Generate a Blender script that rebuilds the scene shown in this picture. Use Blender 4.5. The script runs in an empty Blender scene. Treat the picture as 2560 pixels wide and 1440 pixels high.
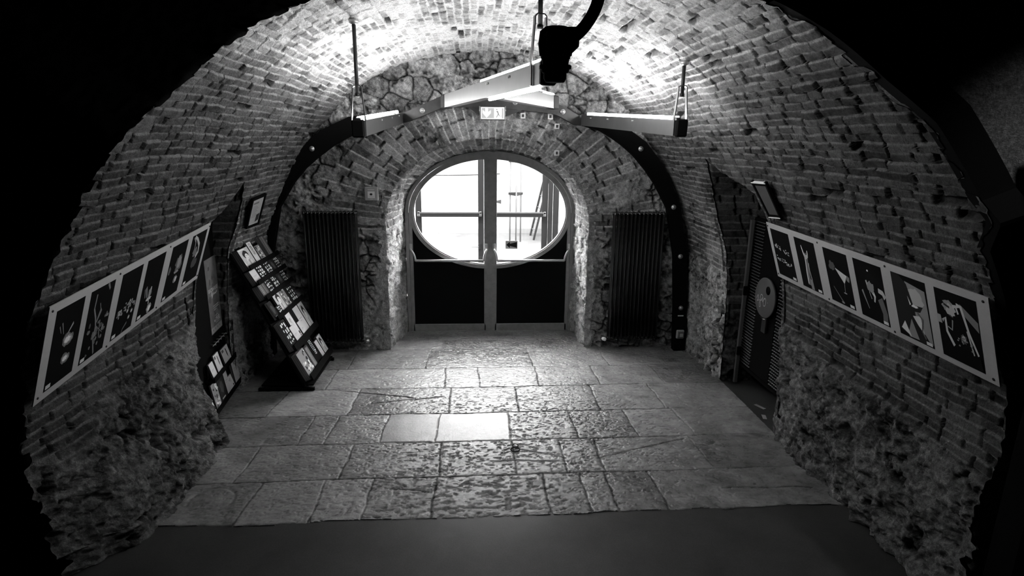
import bpy, math, random
import numpy as np
from math import sin, cos, pi, radians, sqrt, atan2
from mathutils import Vector, Matrix

S = bpy.context.scene
C = S.collection

# ------------------------------------------------------------------ camera
CAM_H = 2.4
def setup_camera():
    p, y, r = map(radians, (14.2, 3.5, 0.6))
    fw = Vector((sin(y)*cos(p), cos(y)*cos(p), -sin(p)))
    rt = Vector((cos(y), -sin(y), 0)); up = rt.cross(fw)
    r2 = rt*cos(r) + up*sin(r); u2 = -rt*sin(r) + up*cos(r)
    cd = bpy.data.cameras.new('camera'); co = bpy.data.objects.new('camera', cd); C.objects.link(co)
    cd.sensor_width = 36.0; cd.lens = 1460/2560*36.0; cd.clip_start = 0.05; cd.clip_end = 200
    m = Matrix(((r2.x, u2.x, -fw.x, 0), (r2.y, u2.y, -fw.y, 0), (r2.z, u2.z, -fw.z, CAM_H), (0, 0, 0, 1)))
    co.matrix_world = m
    S.camera = co
setup_camera()

# ------------------------------------------------------------------ world, lights, exposure
SKY = 30.0
TUBE = 160.0
w = bpy.data.worlds.new('sky'); S.world = w; w.use_nodes = True
w.node_tree.nodes['Background'].inputs[0].default_value = (1, 1, 1, 1)
w.node_tree.nodes['Background'].inputs[1].default_value = SKY
S.view_settings.view_transform = 'Standard'; S.view_settings.look = 'None'
S.view_settings.gamma = 1.0; S.view_settings.use_curve_mapping = False
S.view_settings.exposure = 0.12
S.cycles.max_bounces = 8; S.cycles.diffuse_bounces = 4; S.cycles.transparent_max_bounces = 12
S.cycles.use_denoising = True

def spot(name, loc, tgt, power, size, blend=.5, radius=.05):
    l = bpy.data.lights.new(name, 'SPOT'); l.energy = power; l.spot_size = radians(size); l.spot_blend = blend
    l.shadow_soft_size = radius
    o = bpy.data.objects.new(name, l); C.objects.link(o); o.location = loc
    o.rotation_euler = (Vector(tgt)-Vector(loc)).to_track_quat('-Z', 'Y').to_euler()
    return o
# added spot without a fitting, lights the roughcast beside the vault mouth
spot('added_front_spot', (2.35, 1.25, 3.7), (2.45, 2.2, 1.4), 75, 60, .8, .04)

# ------------------------------------------------------------------ materials
MATS = {}
def mat(name, col, rough=.6, metal=0., emit=0., spec=.5, noise=0., nscale=20., bump=0., bscale=60., attr=None, bdist=.01, grain=0., rattr=None):
    if name in MATS: return MATS[name]
    m = bpy.data.materials.new(name); m.use_nodes = True; MATS[name] = m
    nt = m.node_tree; b = nt.nodes['Principled BSDF']
    if not isinstance(col, tuple): col = (col, col, col)
    b.inputs['Base Color'].default_value = (*col, 1)
    b.inputs['Roughness'].default_value = rough; b.inputs['Metallic'].default_value = metal
    b.inputs['Specular IOR Level'].default_value = spec
    if emit:
        b.inputs['Emission Color'].default_value = (*col, 1); b.inputs['Emission Strength'].default_value = emit
    if attr or noise or bump:
        tc = nt.nodes.new('ShaderNodeTexCoord')
        n = nt.nodes.new('ShaderNodeTexNoise'); n.inputs['Scale'].default_value = nscale; n.inputs['Detail'].default_value = 8
        n.inputs['Roughness'].default_value = .7
        nt.links.new(tc.outputs['Object'], n.inputs['Vector'])
        mr = nt.nodes.new('ShaderNodeMapRange'); mr.inputs['From Min'].default_value = .25; mr.inputs['From Max'].default_value = .75
        mr.inputs['To Min'].default_value = 1-noise; mr.inputs['To Max'].default_value = 1+noise
        nt.links.new(n.outputs['Fac'], mr.inputs['Value'])
        if grain:
            n3 = nt.nodes.new('ShaderNodeTexNoise'); n3.inputs['Scale'].default_value = 120; n3.inputs['Detail'].default_value = 6; n3.inputs['Roughness'].default_value = .8
            nt.links.new(tc.outputs['Object'], n3.inputs['Vector'])
            m3 = nt.nodes.new('ShaderNodeMapRange'); m3.inputs['From Min'].default_value = .32; m3.inputs['From Max'].default_value = .68
            m3.inputs['To Min'].default_value = 1-grain; m3.inputs['To Max'].default_value = 1+grain; nt.links.new(n3.outputs['Fac'], m3.inputs['Value'])
            mg = nt.nodes.new('ShaderNodeMath'); mg.operation = 'MULTIPLY'; nt.links.new(mr.outputs[0], mg.inputs[0]); nt.links.new(m3.outputs[0], mg.inputs[1]); mr = mg
        mx = nt.nodes.new('ShaderNodeMath'); mx.operation = 'MULTIPLY'
        nt.links.new(mr.outputs[0], mx.inputs[0])
        if attr:
            at = nt.nodes.new('ShaderNodeAttribute'); at.attribute_name = attr
            nt.links.new(at.outputs['Fac'], mx.inputs[1])
        else: mx.inputs[1].default_value = col[0]
        nt.links.new(mx.outputs[0], b.inputs['Base Color'])
        if rattr:
            ra = nt.nodes.new('ShaderNodeAttribute'); ra.attribute_name = rattr; nt.links.new(ra.outputs['Fac'], b.inputs['Roughness'])
        if bump:
            n2 = nt.nodes.new('ShaderNodeTexNoise'); n2.inputs['Scale'].default_value = bscale; n2.inputs['Detail'].default_value = 10
            n2.inputs['Roughness'].default_value = .75
            nt.links.new(tc.outputs['Object'], n2.inputs['Vector'])
            bp = nt.nodes.new('ShaderNodeBump'); bp.inputs['Strength'].default_value = bump; bp.inputs['Distance'].default_value = bdist
            nt.links.new(n2.outputs['Fac'], bp.inputs['Height']); nt.links.new(bp.outputs[0], b.inputs['Normal'])
    return m
def G(v, rough=.6):                       # printed or painted greys
    v = round(v, 2) if v >= .015 else .003; rough = .8 if v < .1 else rough
    return mat('grey_%02d_%02d' % (int(v*100), int(rough*100)), v, rough, spec=.08 if v < .1 else .35)
M_brick = mat('old_brick', .3, .9, attr='alb', noise=.45, nscale=38, bump=1., bscale=60, bdist=.035, spec=.2, grain=.45)
M_stone = mat('rubble_stone', .3, .9, attr='alb', noise=.5, nscale=30, bump=1., bscale=50, bdist=.045, spec=.2, grain=.5)
M_slab = mat('worn_slab', .3, .25, attr='alb', noise=.3, nscale=9, bump=.6, bscale=40, bdist=.004, spec=1.0, grain=.3, rattr='rgh')
M_dfloor = mat('dark_sealed_floor', .042, .42, noise=.35, nscale=3, bump=.25, bscale=120, bdist=.002, grain=.4)
M_shadeblack = mat('shade_black_plaster', .0035, .95, bump=.3, bscale=40, spec=.05)  # unlit look of the front wall put into a near-black colour
M_rough = mat('roughcast', .22, .95, noise=.75, nscale=45, bump=1., bscale=36, bdist=.12, spec=.1, grain=.5)
M_steelblk = mat('blackened_steel', .012, .5, metal=.0, noise=.5, nscale=12, spec=.4)
M_plate = mat('dark_steel_plate', .035, .42, metal=.85, noise=.4, nscale=10)
M_alu = mat('brushed_aluminium', .15, .40, metal=.9, noise=.12, nscale=6)
M_chrome = mat('satin_chrome', .8, .22, metal=1.)
M_brass = mat('dull_bolt', .42, .4, metal=.7)
M_black = mat('black', .008, .5)
M_blackmat = mat('matt_black', .0025, .8, spec=.06)
M_door = mat('grey_door_paint', .22, .45, noise=.25, nscale=14)
M_door2 = mat('grey_outer_frame', .011, .7, spec=.06)
M_doorpanel = mat('black_door_panel', .003, .45, spec=.08)
M_rad = mat('radiator_enamel', .010, .2, spec=.7)
M_rubber = mat('black_rubber', .004, .8, spec=.1)
M_tube = mat('lit_tube', 1., .5, emit=TUBE)
M_white = mat('white_paint', .75, .5)
M_render = mat('pale_render', .17, .9, noise=.3, nscale=.5, spec=.1)
M_pale = mat('pale_paving', .075, .9, noise=.45, nscale=.9, spec=.1)
M_card = mat('panel_board', .42, .7, noise=.06, nscale=90)
def glass():
    m = bpy.data.materials.new('clear_glass'); m.use_nodes = True; nt = m.node_tree; nt.nodes.clear()
    o = nt.nodes.new('ShaderNodeOutputMaterial'); t = nt.nodes.new('ShaderNodeBsdfTransparent'); g = nt.nodes.new('ShaderNodeBsdfGlossy')
    g.inputs['Roughness'].default_value = .01; f = nt.nodes.new('ShaderNodeFresnel'); f.inputs['IOR'].default_value = 1.45
    mx = nt.nodes.new('ShaderNodeMixShader'); t.inputs[0].default_value = (.95, .95, .95, 1)
    nt.links.new(f.outputs[0], mx.inputs[0]); nt.links.new(t.outputs[0], mx.inputs[1]); nt.links.new(g.outputs[0], mx.inputs[2])
    nt.links.new(mx.outputs[0], o.inputs[0]); return m
M_glass = glass()

# ------------------------------------------------------------------ numpy noise
def _h(ix, iy, seed):
    a = (ix.astype(np.int64)*374761393 + iy.astype(np.int64)*668265263 + seed*1442695041) & 0xffffffff
    a = ((a ^ (a >> 13))*1274126177) & 0xffffffff
    a = ((a ^ (a >> 16))*2246822519) & 0xffffffff
    return ((a ^ (a >> 15)) & 0xffffff)/float(0xffffff)
def vn(x, y, seed=0):
    ix = np.floor(x); iy = np.floor(y); fx = x-ix; fy = y-iy
    fx = fx*fx*(3-2*fx); fy = fy*fy*(3-2*fy)
    a = _h(ix, iy, seed); b = _h(ix+1, iy, seed); c = _h(ix, iy+1, seed); d = _h(ix+1, iy+1, seed)
    return (a*(1-fx)+b*fx)*(1-fy)+(c*(1-fx)+d*fx)*fy*1.0
def fbm(x, y, seed=0, o=4, g=.5):
    s = 0; a = 1; t = 0
    for i in range(o):
        s = s+a*vn(x*2**i, y*2**i, seed+i*17); t += a; a *= g
    return s/t
def ridge(x, y, seed=0, o=4):
    s = 0; a = 1; t = 0
    for i in range(o):
        s = s+a*(1-abs(2*vn(x*2**i, y*2**i, seed+i*31)-1)); t += a; a *= .55
    return s/t
def voro(x, y, cell, seed, sx=1.0):
    X = x/(cell*sx); Y = y/cell; ix = np.floor(X); iy = np.floor(Y)
    f1 = np.full(X.shape, 9.); f2 = np.full(X.shape, 9.); idv = np.zeros(X.shape)
    for dx in (-1, 0, 1):
        for dy in (-1, 0, 1):
            jx = ix+dx; jy = iy+dy
            px = jx+.12+.76*_h(jx, jy, seed); py = jy+.12+.76*_h(jx, jy, seed+5)
            d = np.sqrt((px-X)**2+(py-Y)**2); k = _h(jx, jy, seed+9)
            n1 = d < f1
            f2 = np.where(n1, f1, np.minimum(f2, d)); idv = np.where(n1, k, idv); f1 = np.where(n1, d, f1)
    return f1, f2, idv
def sst(a, b, x):
    t = np.clip((x-a)/(b-a), 0, 1); return t*t*(3-2*t)

def bricks(u, v, seed=1, h=.074, L=.25, rough=1.0):
    """masonry field: u along the courses, v across them -> height (m), albedo"""
    vv = v+.022*(vn(u*1.7, v*1.7, seed+3)-.5)+.012*(vn(u*7, v*7, seed+4)-.5)
    uu = u+.020*(vn(u*9+3, v*9, seed+6)-.5)
    r = np.floor(vv/h); off = _h(r, r*0, seed)*L
    sc = .75+.5*_h(r, r*0+3, seed+1)
    q = (uu+off)/(L*sc)
    c = np.floor(q); lo = c+(_h(c, r, seed+7)-.5)*.5; hi = c+1+(_h(c+1, r, seed+7)-.5)*.5
    below = q < lo; above = q > hi
    c = np.where(below, c-1, np.where(above, c+1, c))
    lo = c+(_h(c, r, seed+7)-.5)*.5; hi = c+1+(_h(c+1, r, seed+7)-.5)*.5
    du = np.minimum(q-lo, hi-q)*L*sc; fu = (q-lo)/(hi-lo)-.5
    fv = vv/h-r; dv = np.minimum(fv, 1-fv)*h
    k = _h(c, r, seed+11); k2 = _h(c, r, seed+12); k3 = _h(c, r, seed+13)
    hw = .006+.010*_h(c, r, seed+21)
    head = 1-sst(hw*.6, hw*1.1, du); bed = 1-sst(.002, .009, dv)
    fine = fbm(u*18, v*18, seed+30, 5, .68)-.5
    big = fbm(u*1.3, v*1.3, seed+40, 3)-.5
    hgt = (k-.5)*.015 + fu*(k2-.4)*.014 + fine*.018 - bed*.004 - head*.026*(.4+.9*_h(c, r, seed+14)) + big*.05
    miss = (k3 > .965)
    hgt = hgt-miss*(.03+.02*k2)*sst(.0, .012, np.minimum(du, dv))
    smear = sst(.52, .66, fbm(u*3.1, v*3.1, seed+50, 4))           # old mortar smeared over the faces
    alb = .20+.17*(k2-.5)+.09*(k-.5)
    alb = np.where(k > .93, .11, alb)
    alb = alb*(1-bed)+bed*(.62+.1*smear); alb = alb*(1-.7*head)
    alb = alb+smear*.10
    hgt = hgt*(1-.35*smear)
    alb = np.where(miss, alb*.6, alb)+.28*(fbm(u*20, v*20, seed+60, 5, .7)-.5)
    alb = np.clip(alb, .03, .6)
    return hgt*rough, alb
def rubble(u, v, seed=1, amp=1.0, cell=.17, crust=.5, flat=1.3):
    wx = u+.16*(fbm(u*3.3, v*3.3, seed, 4, .6)-.5); wy = v+.13*(fbm(u*3.3+9, v*3.3, seed+1, 4, .6)-.5)
    f1, f2, k = voro(wx, wy, cell, seed+2, flat)
    g1, g2, k2 = voro(wx, wy, cell*.5, seed+3, flat*1.1)
    small = k > .74                                               # some stones are clusters of small ones
    e = np.where(small, sst(.0, .22, g2-g1), sst(.0, .11, f2-f1)); kk = np.where(small, k2, k)
    fr = ridge(u*4.5, v*4.5, seed+4, 5); f3 = fbm(u*26, v*26, seed+8, 4, .65)-.5
    st = (kk-.5)*.045+(e-1)*.040+(fr-.6)*.030+f3*.020+(fbm(u*4, v*4, seed+12, 2)-.5)*.03
    cm = sst(.62-.35*crust, .72-.35*crust, fbm(u*3.7+3, v*3.7, seed+20, 4, .6))
    cr = (ridge(u*4.2, v*4.2, seed+24, 6)-.62)*.10+(fbm(u*9, v*9, seed+26, 4, .65)-.5)*.05+f3*.03
    hole = sst(.66, .76, fbm(u*5.5, v*5.5, seed+28, 4, .6))
    H = st*(1-cm)+cr*cm-hole*.045
    sp = fbm(u*24, v*24, seed+7, 5, .7)-.5
    lo = fbm(u*2.2, v*2.2, seed+33, 3)-.5; a = (.18+.16*(kk-.5)+.5*sp+.15*lo)*(.25+.75*e); b = .25+.9*sp+.45*lo
    alb = a*(1-cm)+b*cm; alb = alb*(1-.6*hole)
    return H*amp, np.clip(alb, .025, .62)

# ------------------------------------------------------------------ mesh helpers
def link(name, me, parent=None, mats=()):
    o = bpy.data.objects.new(name, me); C.objects.link(o)
    for m in mats: me.materials.append(m)
    if parent: o.parent = parent
    return o
def tag(o, label=None, cat=None, group=None, kind=None):
    if label: o['label'] = label
    if cat: o['category'] = cat
    if group: o['group'] = group
    if kind: o['kind'] = kind
    return o
def empty(name, loc, label, cat, group=None, rz=0):
    o = bpy.data.objects.new(name, None); C.objects.link(o); o.location = loc; o.rotation_euler = (0, 0, rz)
    o.empty_display_size = .05
    return tag(o, label, cat, group)
def gridmesh(name, P, alb, m, keep=None, parent=None, flip=False, rgh=None):
    """P: (n,k,3) points, alb: (n,k); keep: (n-1,k-1) mask of faces"""
    n, k = P.shape[:2]
    idx = np.arange(n*k).reshape(n, k)
    q = np.stack([idx[:-1, :-1], idx[1:, :-1], idx[1:, 1:], idx[:-1, 1:]], -1)
    if flip: q = q[..., ::-1]
    q = q[keep] if keep is not None else q.reshape(-1, 4)
    used = np.zeros(n*k, bool); used[q.ravel()] = True
    remap = np.cumsum(used)-1; q = remap[q]
    co = P.reshape(-1, 3)[used].astype(np.float32); al = alb.reshape(-1)[used].astype(np.float32)
    me = bpy.data.meshes.new(name)
    me.vertices.add(len(co)); me.vertices.foreach_set('co', co.ravel())
    me.loops.add(q.size); me.loops.foreach_set('vertex_index', q.ravel().astype(np.int32))
    me.polygons.add(len(q)); me.polygons.foreach_set('loop_start', (np.arange(len(q))*4).astype(np.int32))
    me.polygons.foreach_set('loop_total', np.full(len(q), 4, np.int32))
    me.polygons.foreach_set('use_smooth', np.ones(len(q), bool))
    me.update(calc_edges=True); me.validate()
    a = me.attributes.new('alb', 'FLOAT', 'POINT'); a.data.foreach_set('value', np.clip(al, .01, .9))
    if rgh is not None:
        a = me.attributes.new('rgh', 'FLOAT', 'POINT'); a.data.foreach_set('value', np.clip(rgh.reshape(-1)[used], .05, 1).astype(np.float32))
    return link(name, me, parent, (m,))

class MB:
    """collects faces with materials, builds ONE mesh"""
    def __init__(s): s.v = []; s.f = []; s.m = []; s.sm = []; s.mats = []
    def mi(s, m):
        if m not in s.mats: s.mats.append(m)
        return s.mats.index(m)
    def add(s, vs, fs, m, smooth=False):
        o = len(s.v); s.v += [tuple(p) for p in vs]; i = s.mi(m)
        for f in fs: s.f.append([o+j for j in f]); s.m.append(i); s.sm.append(smooth)
        return s
    def box(s, c, d, m, R=None, bev=0.):
        c = Vector(c); hx, hy, hz = d[0]/2, d[1]/2, d[2]/2
        if bev > 0:
            b = min(bev, hx*.9, hy*.9, hz*.9); vs = []
            for sx in (-1, 1):
                for sy in (-1, 1):
                    for sz in (-1, 1):
                        vs += [(sx*(hx-b), sy*(hy-b), sz*hz), (sx*(hx-b), sy*hy, sz*(hz-b)), (sx*hx, sy*(hy-b), sz*(hz-b))]
            def I(sx, sy, sz, k): return ((sx*2+sy)*2+sz)*3+k
            fs = []
            for a in (0, 1):
                fs.append([I(0, 0, a, 0), I(1, 0, a, 0), I(1, 1, a, 0), I(0, 1, a, 0)])
                fs.append([I(0, a, 0, 1), I(1, a, 0, 1), I(1, a, 1, 1), I(0, a, 1, 1)])
                fs.append([I(a, 0, 0, 2), I(a, 1, 0, 2), I(a, 1, 1, 2), I(a, 0, 1, 2)])
                for b_ in (0, 1):
                    fs.append([I(0, a, b_, 0), I(1, a, b_, 0), I(1, a, b_, 1), I(0, a, b_, 1)])
                    fs.append([I(a, 0, b_, 0), I(a, 1, b_, 0), I(a, 1, b_, 2), I(a, 0, b_, 2)])
                    fs.append([I(a, b_, 0, 1), I(a, b_, 1, 1), I(a, b_, 1, 2), I(a, b_, 0, 2)])
                    for c_ in (0, 1): fs.append([I(a, b_, c_, 0), I(a, b_, c_, 1), I(a, b_, c_, 2)])
        else:
            vs = [(sx*hx, sy*hy, sz*hz) for sx in (-1, 1) for sy in (-1, 1) for sz in (-1, 1)]
            fs = [(0, 1, 3, 2), (4, 6, 7, 5), (0, 4, 5, 1), (2, 3, 7, 6), (0, 2, 6, 4), (1, 5, 7, 3)]
        vs = [c+(R @ Vector(p) if R else Vector(p)) for p in vs]
        return s.add(vs, fs, m)
    def beam(s, a, b, w_, h_, m, up=(0, 0, 1), bev=0.):
        a = Vector(a); b = Vector(b); y = (b-a); L = y.length; y.normalize()
        x = y.cross(Vector(up)).normalized(); z = x.cross(y)
        R = Matrix((x, y, z)).transposed()
        return s.box((a+b)/2, (w_, L, h_), m, R, bev)
    def tube(s, pts, r, m, n=12, cap=True, rs=None):
        pts = [Vector(p) for p in pts]; N = len(pts); vs = []; fs = []
        t0 = (pts[1]-pts[0]).normalized(); x = t0.orthogonal().normalized()
        for i, p in enumerate(pts):
            t = ((pts[min(i+1, N-1)]-pts[max(i-1, 0)])).normalized()
            x = (x-t*x.dot(t)).normalized(); y = t.cross(x); rr = rs[i] if rs else r
            for k in range(n):
                a = 2*pi*k/n; vs.append(p+(x*cos(a)+y*sin(a))*rr)
        for i in range(N-1):
            for k in range(n): fs.append((i*n+k, i*n+(k+1) % n, (i+1)*n+(k+1) % n, (i+1)*n+k))
        if cap: fs.append(tuple(range(n))[::-1]); fs.append(tuple((N-1)*n+k for k in range(n)))
        return s.add(vs, fs, m, True)
    def lathe(s, c, ax, prof, m, n=20):
        """prof: list of (distance along axis, radius)"""
        ax = Vector(ax).normalized(); c = Vector(c)
        return s.tube([c+ax*d for d, r in prof], 0, m, n, True, [max(r, 1e-4) for d, r in prof]) if all(prof[i][0] < prof[i+1][0] for i in range(len(prof)-1)) else s
    def build(s, name, parent=None, label=None):
        me = bpy.data.meshes.new(name); me.from_pydata([tuple(p) for p in s.v], [], s.f)
        for m in s.mats: me.materials.append(m)
        me.polygons.foreach_set('material_index', s.m); me.polygons.foreach_set('use_smooth', s.sm)
        me.update()
        o = bpy.data.objects.new(name, me); C.objects.link(o)
        if parent:
            o.parent = parent
            if parent.type == 'EMPTY' or parent.parent or True:
                o.matrix_parent_inverse = wm(parent).inverted()
        if label: o['label'] = label
        return o
def wm(o):
    m = Matrix.LocRotScale(o.location, o.rotation_euler, o.scale)
    if o.parent: return wm(o.parent) @ o.matrix_parent_inverse @ m
    return m

class Quad:
    """flat(ish) sheet given by four corners: u0v0, u1v0, u1v1, u0v1; v runs down"""
    def __init__(s, A, B, Cc, D, flip=1):
        s.A, s.B, s.C, s.D = map(Vector, (A, B, Cc, D))
        s.n = (s.B-s.A).cross(s.D-s.A).normalized()*flip
    def p(s, u, v, o=0.): return (s.A*(1-u)+s.B*u)*(1-v)+(s.D*(1-u)+s.C*u)*v+s.n*o
    def sub(s, u0, v0, u1, v1, o=0.):
        q = Quad(s.p(u0, v0, o), s.p(u1, v0, o), s.p(u1, v1, o), s.p(u0, v1, o)); q.n = s.n; return q
    def slab(s, mb, t0, t1, m, u0=0, v0=0, u1=1, v1=1):
        vs = [s.p(u, v, t) for t in (t0, t1) for u, v in ((u0, v0), (u1, v0), (u1, v1), (u0, v1))]
        mb.add(vs, [(0, 1, 2, 3), (7, 6, 5, 4), (0, 4, 5, 1), (1, 5, 6, 2), (2, 6, 7, 3), (3, 7, 4, 0)], m); return mb
    def poly(s, mb, pts, off, m):
        mb.add([s.p(u, v, off) for u, v in pts], [tuple(range(len(pts)))], m); return mb
    def text(s, mb, txt, u0, v0, u1, v1, off, m):
        vs, fs, (w_, h_) = text2d(txt)
        mb.add([s.p(u0+(u1-u0)*x/w_, v1-(v1-v0)*y/h_, off) for x, y in vs], fs, m); return mb
_T = {}
def text2d(txt):
    if txt in _T: return _T[txt]
    cu = bpy.data.curves.new('t', 'FONT'); cu.body = txt; cu.size = 1; cu.resolution_u = 3
    o = bpy.data.objects.new('t', cu); C.objects.link(o)
    dg = bpy.context.evaluated_depsgraph_get(); ev = o.evaluated_get(dg); me = ev.to_mesh()
    vs = [(v.co.x, v.co.y) for v in me.vertices]; fs = [tuple(p.vertices) for p in me.polygons]
    ev.to_mesh_clear(); bpy.data.objects.remove(o); bpy.data.curves.remove(cu)
    x0 = min(a for a, b in vs); y0 = min(b for a, b in vs); vs = [(a-x0, b-y0) for a, b in vs]
    _T[txt] = (vs, fs, (max(a for a, b in vs), max(b for a, b in vs))); return _T[txt]
def blob(cx, cy, rx, ry, seed=0, n=18, j=.25):
    r = random.Random(seed); return [(cx+rx*cos(2*pi*k/n)*(1-j+j*2*r.random()), cy+ry*sin(2*pi*k/n)*(1-j+j*2*r.random())) for k in range(n)]
def stroke(pts, w0, w1=None):
    w1 = w0 if w1 is None else w1; L = []; R = []; N = len(pts)
    for i, (x, y) in enumerate(pts):
        a = pts[max(i-1, 0)]; b = pts[min(i+1, N-1)]; dx, dy = b[0]-a[0], b[1]-a[1]; l = sqrt(dx*dx+dy*dy) or 1
        ww = w0+(w1-w0)*i/(N-1); L.append((x-dy/l*ww, y+dx/l*ww)); R.append((x+dy/l*ww, y-dx/l*ww))
    return L, R
def ribbon(q, mb, pts, w0, w1, off, m):
    L, R = stroke(pts, w0, w1)
    for i in range(len(pts)-1): q.poly(mb, [L[i], L[i+1], R[i+1], R[i]], off, m)
def ellipse(cx, cz, a, b, t0, t1, n): return [(cx+a*cos(t), cz+b*sin(t)) for t in np.linspace(t0, t1, n)]

# ------------------------------------------------------------------ the vault
X0 = .08; YB = 6.56; YD = 7.23
pz = [0, .5, 1.0, 1.3, 1.478, 1.83, 2.2, 2.5, 2.8, 3.0, 3.17, 3.27, 3.305]
pd = [2.44, 2.43, 2.40, 2.36, 2.32, 2.17, 1.97, 1.75, 1.47, 1.22, .85, .42, 0]
def smoothprof():
    pts = np.array([(d, z) for d, z in zip(pd, pz)]+[(-d, z) for d, z in zip(pd[-2::-1], pz[-2::-1])])
    t = np.concatenate([[0], np.cumsum(np.hypot(*np.diff(pts, axis=0).T))]); tt = np.linspace(0, t[-1], 1200)
    x = np.interp(tt, t, pts[:, 0]); z = np.interp(tt, t, pts[:, 1])
    k = np.hanning(61); k /= k.sum()
    def sm(a):
        e = np.concatenate([2*a[0]-a[30:0:-1], a, 2*a[-1]-a[-2:-32:-1]]); return np.convolve(e, k, 'valid')
    return sm(x), sm(z)
PX, PZ = smoothprof(); PX[0] = 2.44; PX[-1] = -2.44; PZ[0] = PZ[-1] = 0
PT = np.concatenate([[0], np.cumsum(np.hypot(np.diff(PX), np.diff(PZ)))])
ARC = PT[-1]
def prof(v): return np.interp(v, PT, PX)+X0, np.interp(v, PT, PZ)
def hw(z): return np.interp(z, PZ[:600], PX[:600])
# where the vault breaks off towards the camera, along the arc
e_r = [(0, 2.40), (.25, 2.40), (.67, 2.44), (.95, 2.36), (1.29, 2.377), (1.72, 2.366), (1.96, 2.38), (2.09, 2.28), (2.18, 2.337), (2.48, 2.38), (2.65, 2.5), (2.86, 2.62), (3.02, 2.77), (3.25, 3.0)]
e_l = [(3.25, 3.42), (3.1, 3.48), (2.81, 3.34), (2.56, 3.22), (2.38, 3.08), (1.97, 3.02), (1.74, 2.96), (1.09, 2.885), (.77, 2.85), (.38, 2.9), (0, 2.92)]
ev = [np.interp(z, PZ[:600], PT[:600]) for z, y in e_r]+[ARC-np.interp(z, PZ[:600], PT[:600]) for z, y in e_l]
ey = [y for z, y in e_r]+[y for z, y in e_l]
def edge_y(v):
    v = np.asarray(v, float); r = np.floor(v/.074)
    return np.interp(v, ev, ey)+(_h(r, r*0, 77)-.5)*.06+(vn(v*25, v*0, 5)-.5)*.04
NICHE_R = [(5.55, -.5), (5.53, .67), (5.50, 1.08), (5.50, 1.66), (5.36, 1.95), (5.12, 2.25), (4.95, 2.16), (4.7, 2.09), (4.45, 2.02), (4.40, 1.8), (4.42, 1.0), (4.40, -.5)]
NICHE_L = [(5.40, -.5), (5.40, 1.2), (5.37, 1.42), (5.42, 1.64), (5.29, 1.91), (5.18, 2.02), (5.05, 1.87), (4.94, 1.79), (4.80, 1.73), (4.78, 1.3), (4.76, 1.0), (4.72, .6), (4.70, -.5)]
def inpoly(x, y, poly):
    r = np.zeros(x.shape, bool); n = len(poly)
    for i in range(n):
        x1, y1 = poly[i]; x2, y2 = poly[(i+1) % n]
        c = ((y1 > y) != (y2 > y)) & (x < (x2-x1)*(y-y1)/((y2-y1) or 1e-9)+x1); r ^= c
    return r

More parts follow.
